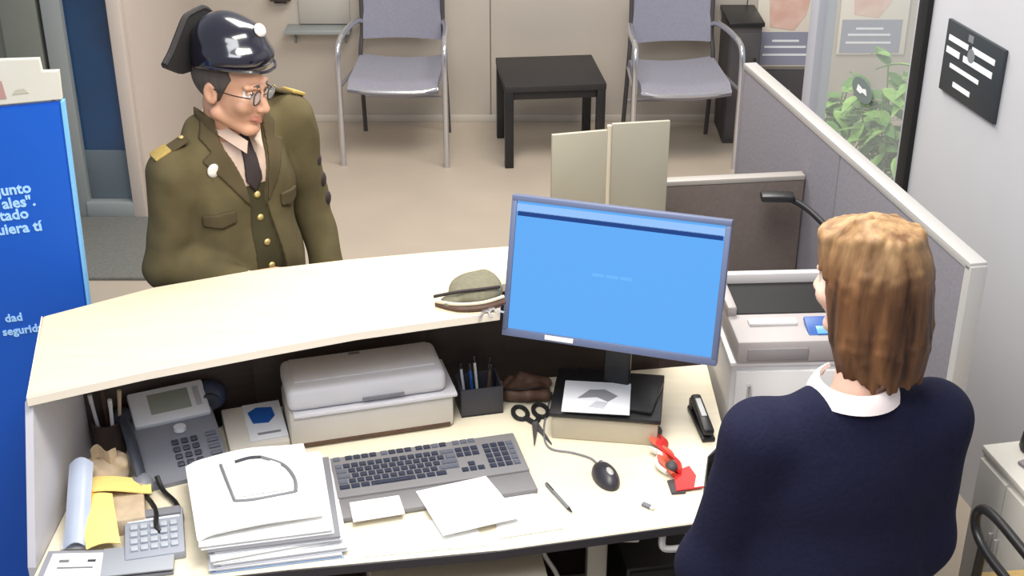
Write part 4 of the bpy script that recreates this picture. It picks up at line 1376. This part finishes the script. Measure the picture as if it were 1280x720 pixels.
# front of the chair towards the partition (+y local), seat middle at the origin
for sx in (-1, 1):
    x = 0.20 * sx
    MB().tube([(x, -0.26, 0.66), (x, 0.0, 0.668), (x, 0.16, 0.668), (x, 0.225, 0.64), (x, 0.225, 0.585), (x, 0.16, 0.555), (x, 0.0, 0.55), (x, -0.26, 0.545)],
              0.0125, n=10).build('arm_loop', M_black, tc)
    MB().tube([(x, 0.18, 0.558), (x, 0.19, 0.30), (x, 0.18, 0.02), (x, 0.10, 0.012), (x, -0.26, 0.012)], 0.0125, n=10).build('leg', M_black, tc)
    MB().tube([(x, -0.255, 0.012), (x, -0.25, 0.5), (x * 0.95, -0.30, 0.95)], 0.0125, n=10).build('leg', M_black, tc)
MB().grid(lambda u, v: (-0.185 + 0.37 * u, -0.24 + 0.44 * v, 0.45 - 0.012 * math.sin(math.pi * u)), 8, 8, 0.018).build('seat', M_tan, tc)
MB().grid(lambda u, v: (-0.185 + 0.37 * u, -0.285 - 0.03 * v + 0.02 * (2 * u - 1) ** 2, 0.70 + 0.20 * v), 8, 4, 0.014).build('backrest', M_tan, tc)

# ================================================================ PEOPLE
def head_prims(f, M, skin=0, lip=1, k=0.012, s=1.0, fem=False):
    """head centred between the ears, face towards -y"""
    def e(c, r, k_=k, **kw):
        f.ell([v * s for v in c], [v * s for v in r], k_, M=M, **kw)

    def cn(a, b, ra, rb, k_=k, **kw):
        f.cone([v * s for v in a], [v * s for v in b], ra * s, rb * s, k_, M=M, **kw)
    e((0, 0.014, 0.045), (0.077, 0.097, 0.082))
    e((0, -0.030, -0.022), (0.061, 0.064, 0.080))
    jw = 0.046 if fem else 0.053
    for q in (-1, 1):
        cn((q * jw, 0.005, -0.055), (q * 0.017, -0.068, -0.093), 0.019, 0.017)
        e((q * 0.041, -0.066, -0.018), (0.022, 0.020, 0.021), 0.02)
        cn((q * 0.045, -0.076, 0.034), (q * 0.012, -0.089, 0.030), 0.009, 0.009, 0.012)
    e((0, -0.077, -0.094), (0.020, 0.016, 0.016), 0.015)
    for q in (-1, 1):
        e((q * 0.032, -0.098, 0.012), (0.018, 0.018, 0.012), 0.012, op='sub')
        f.ell([v * s for v in (q * 0.031, -0.0755, 0.012)], [0.0125 * s] * 3, 0.0, M=M, mi=2)
        cn((q * 0.043, -0.080, 0.0185), (q * 0.020, -0.0865, 0.0185), 0.004, 0.004, 0.004)
        f.cone([v * s for v in (q * 0.048, -0.079, 0.033)], [v * s for v in (q * 0.016, -0.094, 0.033)], 0.0036 * s, 0.004 * s, 0.002, M=M, mi=3)
        f.ell([v * s for v in (q * 0.031, -0.0868, 0.012)], [0.005 * s, 0.0022 * s, 0.005 * s], 0.0, M=M, mi=3)
    cn((0, -0.088, 0.018), (0, -0.112, -0.026), 0.0085, 0.0115, 0.010)
    for q in (-1, 1):
        e((q * 0.012, -0.101, -0.029), (0.0085, 0.010, 0.008), 0.007)
    cn((0, -0.093, -0.046), (0, -0.090, -0.058), 0.010, 0.011, 0.015)
    for q in (-1, 1):
        f.cone([v * s for v in (q * 0.021, -0.086, -0.0585)], [v * s for v in (0, -0.0985, -0.0545)], 0.0035 * s, 0.0055 * s, 0.003, M=M, mi=lip)
        f.cone([v * s for v in (q * 0.020, -0.0855, -0.0605)], [v * s for v in (0, -0.0965, -0.0655)], 0.0035 * s, 0.0062 * s, 0.003, M=M, mi=lip)
        e((q * 0.078, 0.012, 0.002), (0.009, 0.019, 0.031), 0.006, rot=(R(-12), 0, R(q * -18)))
        e((q * 0.086, 0.008, 0.004), (0.006, 0.010, 0.018), 0.004, op='sub', rot=(R(-12), 0, 0))


def hand_prims(f, wrist, d, palm_n, side, curl=0.5, s=1.0):
    """palm plus four fingers and a thumb; d points along the hand, palm_n out of the palm"""
    d = Vector(d).normalized()
    n = Vector(palm_n)
    n = (n - d * n.dot(d)).normalized()
    t = d.cross(n) * side
    w_ = Vector(wrist)
    for q, ln in ((-0.030, 0.082), (-0.010, 0.090), (0.010, 0.086), (0.028, 0.076)):
        f.cone(w_ + t * q * 0.7 * s, w_ + d * ln * s + t * q * s, 0.015 * s, 0.012 * s, 0.010)
    for q, l0, ln in ((-0.031, 0.080, 0.066), (-0.0105, 0.090, 0.078), (0.0105, 0.087, 0.072), (0.030, 0.076, 0.056)):
        p = w_ + d * l0 * s + t * q * s
        a = 0.0
        for j, fr in enumerate((0.46, 0.30, 0.24)):
            a += curl * (0.55 + 0.25 * j)
            dd = d * math.cos(a) + n * math.sin(a)
            p2 = p + dd * ln * fr * s
            f.cone(p, p2, (0.0092 - 0.0008 * j) * s, (0.0086 - 0.001 * j) * s, 0.003)
            p = p2
    p = w_ + d * 0.022 * s - t * 0.022 * s
    p2 = p + (d * 0.75 - t * 0.75 + n * 0.25).normalized() * 0.042 * s
    p3 = p2 + (d * 0.95 - t * 0.2 + n * 0.35).normalized() * 0.032 * s
    f.cone(p, p2, 0.014 * s, 0.0105 * s, 0.010)
    f.cone(p2, p3, 0.0105 * s, 0.008 * s, 0.003)


def folds(f, amp, seed, fr=26.0):
    rs = np.random.RandomState(seed)
    x, y, z = np.meshgrid(*[a.astype(np.float32) for a in f.ax], indexing='ij', sparse=True)
    o = 0
    for i in range(5):
        v = rs.uniform(-1, 1, 3)
        v = v / np.linalg.norm(v) * fr * rs.uniform(0.6, 1.5)
        w2 = rs.uniform(-1, 1, 3) * 9
        o = o + np.sin(v[0] * x + v[1] * y + v[2] * z + rs.uniform(0, 6) + 1.5 * np.sin(w2[0] * x + w2[1] * y + w2[2] * z))
    f.f += (amp * o / 2.2).astype(np.float32)


def surf_y(f, x, z, front=True):
    i = int(round((x - f.lo[0]) / f.h))
    k = int(round((z - f.lo[2]) / f.h))
    col = f.f[i, :, k]
    js = np.where(col < 0)[0]
    if len(js) == 0:
        return 0.0
    return float(f.ax[1][js[0] if front else js[-1]])


# ---------------------------------------------------------------- the man in uniform
man = thing('person', 'man in an olive uniform coat, glasses and black patent hat standing behind the counter', 'person', (-0.765, 3.525, 0), R(40))
MH = Matrix.Translation((-0.012, -0.033, 1.522)) @ Matrix.Rotation(R(26), 4, 'Z') @ Matrix.Rotation(R(9), 4, 'X') @ Matrix.Rotation(R(3), 4, 'Y')
ShR, ElR, WrR = Vector((-0.182, 0.02, 1.305)), Vector((-0.224, 0.030, 1.045)), Vector((-0.085, -0.165, 1.010))
ShL, ElL, WrL = Vector((0.190, 0.045, 1.375)), Vector((0.250, 0.060, 1.105)), Vector((0.252, -0.04, 0.875))
f = Field((-0.38, -0.34, -0.005), (0.38, 0.24, 1.66), 0.004)
f.ell((0, 0.035, 1.20), (0.150, 0.095, 0.21), 0.04)
f.ell((0, 0.03, 0.96), (0.145, 0.105, 0.17), 0.05)
f.cone(ShR, ShL, 0.052, 0.052, 0.05)
f.path([ShR, ElR, WrR], [0.05, 0.042, 0.028], 0.02)
f.path([ShL, ElL, WrL], [0.05, 0.042, 0.028], 0.02)
hand_prims(f, WrR, (0.7, -0.35, 0.0), (0.3, 0.6, -0.6), 1, 0.5)
hand_prims(f, WrL, (0.05, -0.15, -1), (-1, 0, 0), 1, 0.35)
for q in (-1, 1):
    f.path([(q * 0.09, 0.03, 0.88), (q * 0.10, 0.02, 0.48), (q * 0.105, 0.06, 0.07)], [0.085, 0.058, 0.038], 0.03)
    f.cone((q * 0.105, 0.065, 0.035), (q * 0.115, -0.11, 0.025), 0.035, 0.028, 0.02)
f.cone((0, 0.035, 1.34), MH @ Vector((0, 0.02, -0.045)), 0.062, 0.056, 0.03)
head_prims(f, MH)
f.mesh('body', [M_skin, M_lip, M_eye, M_greyhair], man)

# grey hair under the hat
f = Field((-0.13, -0.17, 1.44), (0.13, 0.12, 1.68), 0.003)
f.ell((0, 0.017, 0.040), (0.0815, 0.101, 0.088), 0.0, M=MH)
g = np.meshgrid(*f.ax, indexing='ij')
MI = np.array(MH.inverted())
lx, ly, lz = [MI[i, 0] * g[0] + MI[i, 1] * g[1] + MI[i, 2] * g[2] + MI[i, 3] for i in range(3)]
f.f = np.maximum(f.f, np.maximum(np.maximum(lz - 0.07, -(ly + 0.040 - 0.5 * np.abs(lz - 0.05))), -(lz + 0.045 - 0.0 * ly)).astype(np.float32))
keep = (np.abs(lx) > 0.05) | (ly > 0.04)
f.f = np.where(keep, f.f, 0.02).astype(np.float32)
f.mesh('hair', M_greyhair, man)

# hat
hat = bpy.data.objects.new('hat', None)
C.objects.link(hat)
hat.parent = man
HM = MH @ Matrix.Translation((0, 0.004, 0.0)) @ Matrix.Rotation(R(-9), 4, 'X')
f = Field((-0.16, -0.22, 1.52), (0.16, 0.16, 1.78), 0.003)
f.cone((0, 0.004, 0.085), (0, 0.012, 0.125), 0.092, 0.080, 0.0, M=HM, sq=(1.0, 1.0, 1.0))
f.ell((0, -0.018, 0.098), (0.098, 0.112, 0.062), 0.02, M=HM)
f.ell((0, -0.010, 0.140), (0.082, 0.096, 0.058), 0.02, M=HM)
MI = np.array(HM.inverted())
g = np.meshgrid(*f.ax, indexing='ij')
lx, ly, lz = [MI[i, 0] * g[0] + MI[i, 1] * g[1] + MI[i, 2] * g[2] + MI[i, 3] for i in range(3)]
f.f = np.maximum(f.f, (0.058 + 1.6 * lx ** 2 - lz).astype(np.float32))
f.mesh('dome', M_patent, hat)
b = MB()
out = [(-0.200, 0.094), (-0.155, 0.116), (-0.085, 0.166), (-0.05, 0.190), (0.05, 0.198), (0.085, 0.166), (0.155, 0.116), (0.200, 0.094), (0.115, 0.052), (0, 0.045), (-0.115, 0.052)]
# the upturned brim: a slab standing behind the dome, wings swept a little forward
NB = 24
fr_o, bk_o = [], []
def top_v(u):
    for (u0, v0), (u1, v1) in zip(out[:8], out[1:8]):
        if u0 <= u <= u1:
            return v0 + (v1 - v0) * (u - u0) / (u1 - u0)
    return 0.09
def bot_v(u):
    a = abs(u)
    return 0.045 + (0.007 * a / 0.115 if a < 0.115 else 0.007 + (a - 0.115) / 0.085 * 0.036)
def brim(u, v):
    uu = -0.2 + 0.4 * u
    vv = bot_v(uu) + (top_v(uu) - bot_v(uu)) * v
    return HM @ Vector((uu * 0.88, 0.084 - 0.30 * uu * uu + 0.10 * (vv - 0.05) * (1 - abs(uu) / 0.25), vv))
b.grid(brim, 28, 8, 0.014)
b.build('upturned_brim', M_hatmatte, hat)
b = MB()
b.tube([brim(i / 20, 1.0) for i in range(21)], 0.009, n=8, sub=2)
b.build('brim_braid', M_hatmatte, hat)
bd = (HM.to_3x3() @ Vector((0.10, -0.80, 0.50))).normalized()
bc = HM @ Vector((0, -0.010, 0.110))
for _ in range(80):
    gi = [int(round((bc[i] - f.lo[i]) / f.h)) for i in range(3)]
    if f.f[gi[0], gi[1], gi[2]] > 0:
        break
    bc = bc + bd * 0.0025
MB().ball(bc, (0.026, 0.019, 0.009), 16, bd.to_track_quat('Z', 'Y').to_euler()).build('hat_badge_highlight', M_silver, hat)  # silver badge sized to double as the white highlight on the dome
bb = MB()
bb.tube([HM @ Vector((0.098 * math.sin(a), -0.018 - 0.113 * math.cos(a), 0.064 + 1.6 * (0.098 * math.sin(a)) ** 2)) for a in [(-100 + 10 * i) * math.pi / 180 for i in range(21)]], 0.0045, n=6, sub=2)
bb.build('hat_rim', M_patent, hat)

# glasses
gl = bpy.data.objects.new('glasses', None)
C.objects.link(gl)
gl.parent = man
for q in (-1, 1):
    ctr = Vector((q * 0.033, -0.103, 0.010))
    ring = [MH @ (ctr + Vector((0.025 * math.cos(t), 0.006 * abs(math.cos(t)) * q * math.cos(t) * q, 0.018 * math.sin(t)))) for t in [i * math.pi / 6 for i in range(12)]]
    MB().tube(ring, 0.0019, n=6, closed=True, sub=3).build('rim', M_tie, gl)
    lens = MB()
    lens.grid(lambda u, v: MH @ (ctr + Vector((0.0245 * (2 * u - 1) * math.sqrt(max(0.02, 1 - (2 * v - 1) ** 2)), 0.003, 0.0175 * (2 * v - 1)))), 6, 8, 0.001)
    lens.build('lens', mat('lens_glass', (220, 225, 225), 0.05, alpha=0.22), gl)
    MB().tube([MH @ Vector((q * 0.057, -0.098, 0.014)), MH @ Vector((q * 0.073, -0.05, 0.014)), MH @ Vector((q * 0.080, 0.01, 0.018))], 0.0019, n=6).build('temple', M_tie, gl)
MB().tube([MH @ Vector((-0.009, -0.106, 0.014)), MH @ Vector((0, -0.110, 0.017)), MH @ Vector((0.009, -0.106, 0.014))], 0.0017, n=6).build('bridge', M_tie, gl)

# coat
F = Field((-0.38, -0.30, 0.62), (0.38, 0.25, 1.50), 0.004)
F.ell((0, 0.025, 1.20), (0.180, 0.130, 0.215), 0.05)
F.ell((0, 0.015, 1.00), (0.180, 0.135, 0.20), 0.06)
F.cone((0, 0.02, 0.98), (0, 0.03, 0.66), 0.155, 0.175, 0.06, sq=(1.12, 0.85, 1))
F.cone(ShR + Vector((0.02, 0, 0)), ShL - Vector((0.02, 0, 0)), 0.070, 0.070, 0.06)
F.cone((-0.06, 0.04, 1.385), (0.06, 0.045, 1.40), 0.058, 0.058, 0.05)
F.path([ShR, ElR, WrR + Vector((-0.02, 0.025, 0))], [0.074, 0.064, 0.052], 0.025)
F.path([ShL, ElL, WrL + Vector((0, 0.01, 0.04))], [0.074, 0.064, 0.052], 0.025)
folds(F, 0.0058, 7, 22)
folds(F, 0.0036, 33, 38)
folds(F, 0.0014, 12, 70)
zc = np.broadcast_to(F.ax[2][None, None, :], F.f.shape).astype(np.float32)
yc = np.broadcast_to(F.ax[1][None, :, None], F.f.shape).astype(np.float32)
F.f = np.maximum(F.f, 0.70 - zc)
op = [(-0.078, 1.49), (0.082, 1.49), (0.058, 1.36), (0.038, 1.26), (0.034, 1.20), (0.055, 1.05), (0.085, 0.85), (0.10, 0.60), (-0.05, 0.60), (-0.032, 0.95), (-0.022, 1.20), (-0.034, 1.28), (-0.06, 1.36)]
pm = F.poly(op)
front = yc + 0.005 - 0.10 * np.maximum(zc - 1.38, 0) / 0.1
hole = np.maximum(np.broadcast_to(pm, F.f.shape), front)
cz = np.maximum(F.f, -np.maximum(hole, -(F.f + 0.016)))
# neck hole
nk = np.sqrt((F.ax[0][:, None, None]) ** 2 + (F.ax[1][None, :, None] - 0.022) ** 2).astype(np.float32) - 0.070
nk = np.maximum(np.broadcast_to(nk, F.f.shape), 1.385 - zc)
cz = np.maximum(cz, -nk)
co_ = F.mesh('coat', M_coat, man, cz)
inner = np.broadcast_to(F.poly([(p[0] * 1.5 + (0.012 if p[0] > 0 else -0.012), p[1]) for p in op]), F.f.shape)
vs = np.maximum(np.maximum(F.f + 0.014, inner), np.maximum(front, zc - 1.285))
vs = np.maximum(vs, -(F.f + 0.05))
vest = F.mesh('tunic', M_vest, man, vs)
sh_ = np.maximum(np.maximum(F.f + 0.012, inner), np.maximum(yc - 0.01, 1.255 - zc))
sh_ = np.maximum(np.maximum(sh_, -(F.f + 0.05)), -nk)
F.mesh('shirt', M_shirt, man, sh_)
ti = np.maximum(np.abs(F.f + 0.008) - 0.005, np.broadcast_to(F.poly([(-0.012, 1.42), (0.014, 1.42), (0.026, 1.27), (0.002, 1.235), (-0.022, 1.27)]), F.f.shape))
ti = np.maximum(ti, yc)
F.mesh('tie', M_tie, man, ti)
for nm, pts in (('lapel', [(-0.080, 1.475), (-0.060, 1.36), (-0.034, 1.28), (-0.022, 1.20), (-0.050, 1.235), (-0.098, 1.305), (-0.128, 1.345), (-0.096, 1.362), (-0.110, 1.395), (-0.088, 1.44)]),
                ('lapel', [(0.084, 1.485), (0.060, 1.36), (0.040, 1.27), (0.034, 1.20), (0.058, 1.235), (0.098, 1.305), (0.128, 1.350), (0.096, 1.368), (0.112, 1.405), (0.092, 1.45)]),
                ('pocket_flap', [(-0.150, 1.195), (-0.070, 1.205), (-0.070, 1.170), (-0.110, 1.155), (-0.150, 1.163)]),
                ('pocket_flap', [(0.150, 1.205), (0.080, 1.210), (0.080, 1.175), (0.115, 1.160), (0.150, 1.170)]),
                ('pocket_flap', [(-0.165, 0.985), (-0.075, 0.99), (-0.075, 0.93), (-0.165, 0.925)])):
    m_ = np.maximum(np.abs(F.f - 0.003) - 0.0045, np.broadcast_to(F.poly(pts), F.f.shape))
    F.mesh(nm, M_lapel, man, np.maximum(m_, front))
cl = np.maximum(np.abs(F.f - 0.004) - 0.006, -np.maximum(pm, yc))
ring = np.abs(np.sqrt((F.ax[0][:, None, None] * 1.0) ** 2 + (F.ax[1][None, :, None] - 0.022) ** 2) - 0.082).astype(np.float32) - 0.009
ring = np.maximum(np.maximum(np.broadcast_to(ring, F.f.shape), np.abs(zc - 1.435 + 0.10 * (0.06 - yc) * (yc < 0.06)) - 0.024), -pm)
F.mesh('coat_collar', M_lapel, man, np.maximum(ring, -(yc + 0.055)))
for q in (-1, 1):
    cfl = MB()
    cfl.grid(lambda u, v: (q * (0.062 - 0.050 * u + 0.012 * v), 0.0 - 0.098 * u - 0.010 * v, 1.432 - 0.042 * u - 0.030 * v + 0.010 * (1 - u)), 8, 4, 0.005)
    cfl.build('shirt_collar', M_shirt, man)
MB().tube([(0.064 * math.cos(a), 0.022 + 0.064 * math.sin(a), 1.440) for a in [math.pi * (-0.1 + 1.2 * i / 10) for i in range(11)]], 0.008, n=8, sub=3).build('shirt_collar', M_shirt, man)
for z in (1.225, 1.155, 1.085, 1.015, 0.945):
    x = 0.008 + (1.225 - z) * 0.05
    y = surf_y(F, x, z) + 0.010
    MB().ball((x, y, z), (0.0105, 0.006, 0.0105), 12).build('button', M_brass, man)
y = surf_y(F, -0.105, 1.315)
bg = MB().ball((-0.105, y - 0.005, 1.318), (0.019, 0.008, 0.020), 14).build('chest_badge', M_silver, man)
MB().ball((-0.108, y - 0.004, 1.288), (0.008, 0.005, 0.010), 10).build('badge_drop', M_tie, bg)
for a, q, nm in ((ShR, -1, 0), (ShL, 1, 1)):
    c0 = a + Vector((q * 0.002, -0.004, 0.074))
    tl = R(q * 24)
    ep = MB().box(c0, (0.105, 0.050, 0.009), 0.004, (0, tl, R(q * 8))).build('epaulette', M_lapel, man)
    MB().box(c0 + Vector((q * 0.030, 0, 0.0045 - 0.010)), (0.050, 0.054, 0.010), 0.004, (0, tl, R(q * 8))).build('gold_end', M_gold, ep)
    MB().ball(c0 + Vector((-q * 0.035, 0, 0.022)), (0.008, 0.008, 0.005), 10).build('button', M_brass, ep)
for t in (0.52, 0.76, 1.0):
    p = ShL.lerp(ElL, t)
    MB().ball(p + Vector((0.034, -0.050, 0.0)), (0.026, 0.016, 0.028), 10, (0, R(10), R(35))).build('sleeve_braid', M_tie, man)
for w_, e_, nm in ((WrR, ElR, 1), (WrL, ElL, 2)):
    d = (w_ - e_).normalized()
    MB().cyl(w_ - d * 0.012, w_ + d * 0.006, 0.036, 0.034, n=18).build('shirt_cuff', M_shirt, man)

# trousers and shoes
f = Field((-0.28, -0.20, 0.03), (0.28, 0.24, 1.02), 0.006)
f.ell((0, 0.03, 0.92), (0.165, 0.125, 0.13), 0.04)
for q in (-1, 1):
    f.path([(q * 0.09, 0.03, 0.88), (q * 0.10, 0.02, 0.48), (q * 0.105, 0.05, 0.07)], [0.10, 0.078, 0.062], 0.02)
folds(f, 0.003, 3, 30)
f.mesh('trousers', M_vest, man)
for q in (-1, 1):
    f = Field((q * 0.11 - 0.08, -0.19, -0.01), (q * 0.11 + 0.08, 0.15, 0.14), 0.004)
    f.cone((q * 0.105, 0.065, 0.045), (q * 0.115, -0.115, 0.032), 0.046, 0.038, 0.02)
    f.cone((q * 0.105, 0.06, 0.05), (q * 0.105, 0.055, 0.10), 0.044, 0.05, 0.02)
    zz = np.broadcast_to(f.ax[2][None, None, :], f.f.shape).astype(np.float32)
    f.f = np.maximum(f.f, 0.001 - zz)
    f.mesh('shoe', M_shoe, man)

# ---------------------------------------------------------------- the woman at the desk
wo = thing('person', 'woman seen from behind in a navy jumper, ginger-brown bob hair, at the desk', 'person', (0.628, 2.19, 0), R(180 + 8))
WH = Matrix.Translation((-0.026, -0.02, 1.577)) @ Matrix.Rotation(R(36), 4, 'Z') @ Matrix.Rotation(R(6), 4, 'X')
SR, ER, QR = Vector((-0.172, 0.02, 1.305)), Vector((-0.190, 0.02, 1.02)), Vector((-0.13, -0.20, 0.93))
SL, EL, QL = Vector((0.172, 0.02, 1.295)), Vector((0.238, 0.0, 0.985)), Vector((0.15, -0.21, 0.90))
f = Field((-0.38, -0.42, -0.005), (0.38, 0.24, 1.72), 0.0045)
f.ell((0, 0.03, 1.17), (0.135, 0.085, 0.20), 0.04)
f.ell((0, 0.03, 0.93), (0.150, 0.100, 0.15), 0.05)
f.cone(SR, SL, 0.042, 0.042, 0.05)
f.path([SR, ER, QR], [0.042, 0.036, 0.024], 0.02)
f.path([SL, EL, QL], [0.042, 0.036, 0.024], 0.02)
hand_prims(f, QR, (0.3, -1, -0.5), (0, 0.3, -1), 1, 0.4, 0.9)
hand_prims(f, QL, (-0.4, -1, -0.5), (0, 0.3, -1), -1, 0.4, 0.9)
for q in (-1, 1):
    f.path([(q * 0.085, 0.03, 0.86), (q * 0.09, 0.02, 0.47), (q * 0.09, 0.05, 0.07)], [0.088, 0.055, 0.035], 0.03)
    f.cone((q * 0.09, 0.055, 0.035), (q * 0.10, -0.10, 0.022), 0.033, 0.024, 0.02)
f.cone((-0.005, 0.035, 1.33), WH @ Vector((0, 0.02, -0.05)), 0.052, 0.048, 0.03)
head_prims(f, WH, s=0.96, fem=True)
f.mesh('body', [M_skinw, M_lip, M_eye, M_greyhair], wo)

f = Field((-0.20, -0.20, 1.33), (0.16, 0.18, 1.76), 0.0028)
f.ell((0, 0.018, 0.044), (0.081, 0.102, 0.092), 0.0, M=WH)
MI = np.array(WH.inverted())
g = np.meshgrid(*f.ax, indexing='ij')
lx, ly, lz = [MI[i, 0] * g[0] + MI[i, 1] * g[1] + MI[i, 2] * g[2] + MI[i, 3] for i in range(3)]
cut = np.minimum(np.maximum(np.maximum(lz - 0.085 + 0.0 * ly, -0.13 - lz), ly + 0.028 + 0.35 * (lz - 0.03)), 9).astype(np.float32)
f.f = np.maximum(f.f, -np.maximum(cut, (-f.f - 0.5)))
rs = np.random.RandomState(5)
NS = 54
for i in range(NS):
    th = R(52 + (308 - 52) * i / (NS - 1)) + rs.uniform(-0.03, 0.03)
    sn_, cs_ = math.sin(th), -math.cos(th)
    part = 0.012
    top_ = Vector((part + 0.022 * sn_, 0.008 + 0.022 * cs_, 0.127 + rs.uniform(-.002, .002)))
    up_ = Vector((0.060 * sn_, 0.016 + 0.074 * cs_, 0.102 + rs.uniform(-.014, .01)))
    mid_ = Vector((0.0755 * sn_, 0.016 + 0.092 * cs_, 0.025 + rs.uniform(-.028, .028)))
    wv = 1.0 + rs.uniform(-0.05, 0.06)
    backness = max(0.0, cs_)
    lo_ = Vector((0.077 * sn_ * wv, 0.020 + (0.078 + 0.010 * backness) * cs_ * wv, -0.085 + rs.uniform(-.03, .03)))
    ln_ = -0.158 + rs.uniform(-0.016, 0.012)
    end_ = Vector((0.073 * sn_ * wv, 0.028 + 0.074 * cs_ * wv, ln_))
    f.path([top_, up_, mid_, lo_, end_], [0.010, 0.0115, 0.0122, 0.0118, 0.005], 0.006, M=WH)
f.cone((0.0, 0.01, -0.02), (0.0, 0.04, -0.12), 0.072, 0.062, 0.02, M=WH)
for i in range(9):
    a = R(-50 + 100 * i / 8)
    q = Vector((0.08 * math.sin(a), 0.0 - 0.088 * math.cos(a), 0.082 + 0.0 * i))
    f.path([(0.012, 0.0, 0.128), q * 0.93 + Vector((0, 0, 0.022)), Vector((0.083 * math.sin(a * 1.25), -0.086 * math.cos(a * 1.2), 0.070 - 0.01 * abs(i - 4)))], [0.01, 0.012, 0.006], 0.007, M=WH)
f.mesh('hair', M_hair, wo)

F = Field((-0.36, -0.30, 0.74), (0.38, 0.24, 1.46), 0.004)
F.ell((0, 0.03, 1.17), (0.175, 0.115, 0.215), 0.05)
F.ell((0, 0.03, 0.95), (0.180, 0.130, 0.19), 0.06)
F.cone((0, 0.03, 1.0), (0, 0.03, 0.80), 0.145, 0.15, 0.06, sq=(1.2, 0.9, 1))
F.cone(SR + Vector((0.01, 0, 0)), SL - Vector((0.01, 0, 0)), 0.062, 0.062, 0.05)
F.cone((-0.05, 0.035, 1.345), (0.05, 0.035, 1.345), 0.050, 0.050, 0.04)
F.path([SR, ER, QR + Vector((0, 0.03, 0))], [0.062, 0.056, 0.042], 0.05)
F.path([SL, EL, QL + Vector((0, 0.03, 0))], [0.062, 0.058, 0.042], 0.05)
folds(F, 0.0028, 17, 20)
zc = np.broadcast_to(F.ax[2][None, None, :], F.f.shape).astype(np.float32)
F.f = np.maximum(F.f, 0.80 - zc)
nk = np.sqrt((F.ax[0][:, None, None] + 0.005) ** 2 + (F.ax[1][None, :, None] - 0.022) ** 2).astype(np.float32) - 0.068
F.f = np.maximum(F.f, -np.maximum(np.broadcast_to(nk, F.f.shape), 1.34 - zc))
F.mesh('jumper', M_navy, wo)
cb_ = MB()
cb_.grid(lambda u, v: ((-0.005 + (0.064 + 0.019 * v) * math.cos(2 * math.pi * u * 0.86 - math.pi * 0.5 + 0.44)),
                       0.022 + (0.064 + 0.019 * v) * math.sin(2 * math.pi * u * 0.86 - math.pi * 0.5 + 0.44), 1.405 - 0.024 * v * v - 0.004 * v), 36, 5, 0.008)
cb_.build('blouse_collar', M_blouse, wo)
f = Field((-0.27, -0.18, 0.03), (0.27, 0.24, 1.0), 0.006)
f.ell((0, 0.03, 0.90), (0.168, 0.118, 0.12), 0.04)
for q in (-1, 1):
    f.path([(q * 0.085, 0.03, 0.86), (q * 0.09, 0.02, 0.47), (q * 0.09, 0.045, 0.07)], [0.10, 0.072, 0.055], 0.02)
folds(f, 0.003, 5, 30)
f.mesh('trousers', M_trouser, wo)
for q in (-1, 1):
    f = Field((q * 0.095 - 0.07, -0.18, -0.01), (q * 0.095 + 0.07, 0.14, 0.12), 0.004)
    f.cone((q * 0.09, 0.055, 0.042), (q * 0.10, -0.11, 0.028), 0.042, 0.032, 0.02)
    zz = np.broadcast_to(f.ax[2][None, None, :], f.f.shape).astype(np.float32)
    f.f = np.maximum(f.f, 0.001 - zz)
    f.mesh('shoe', M_shoe, wo)
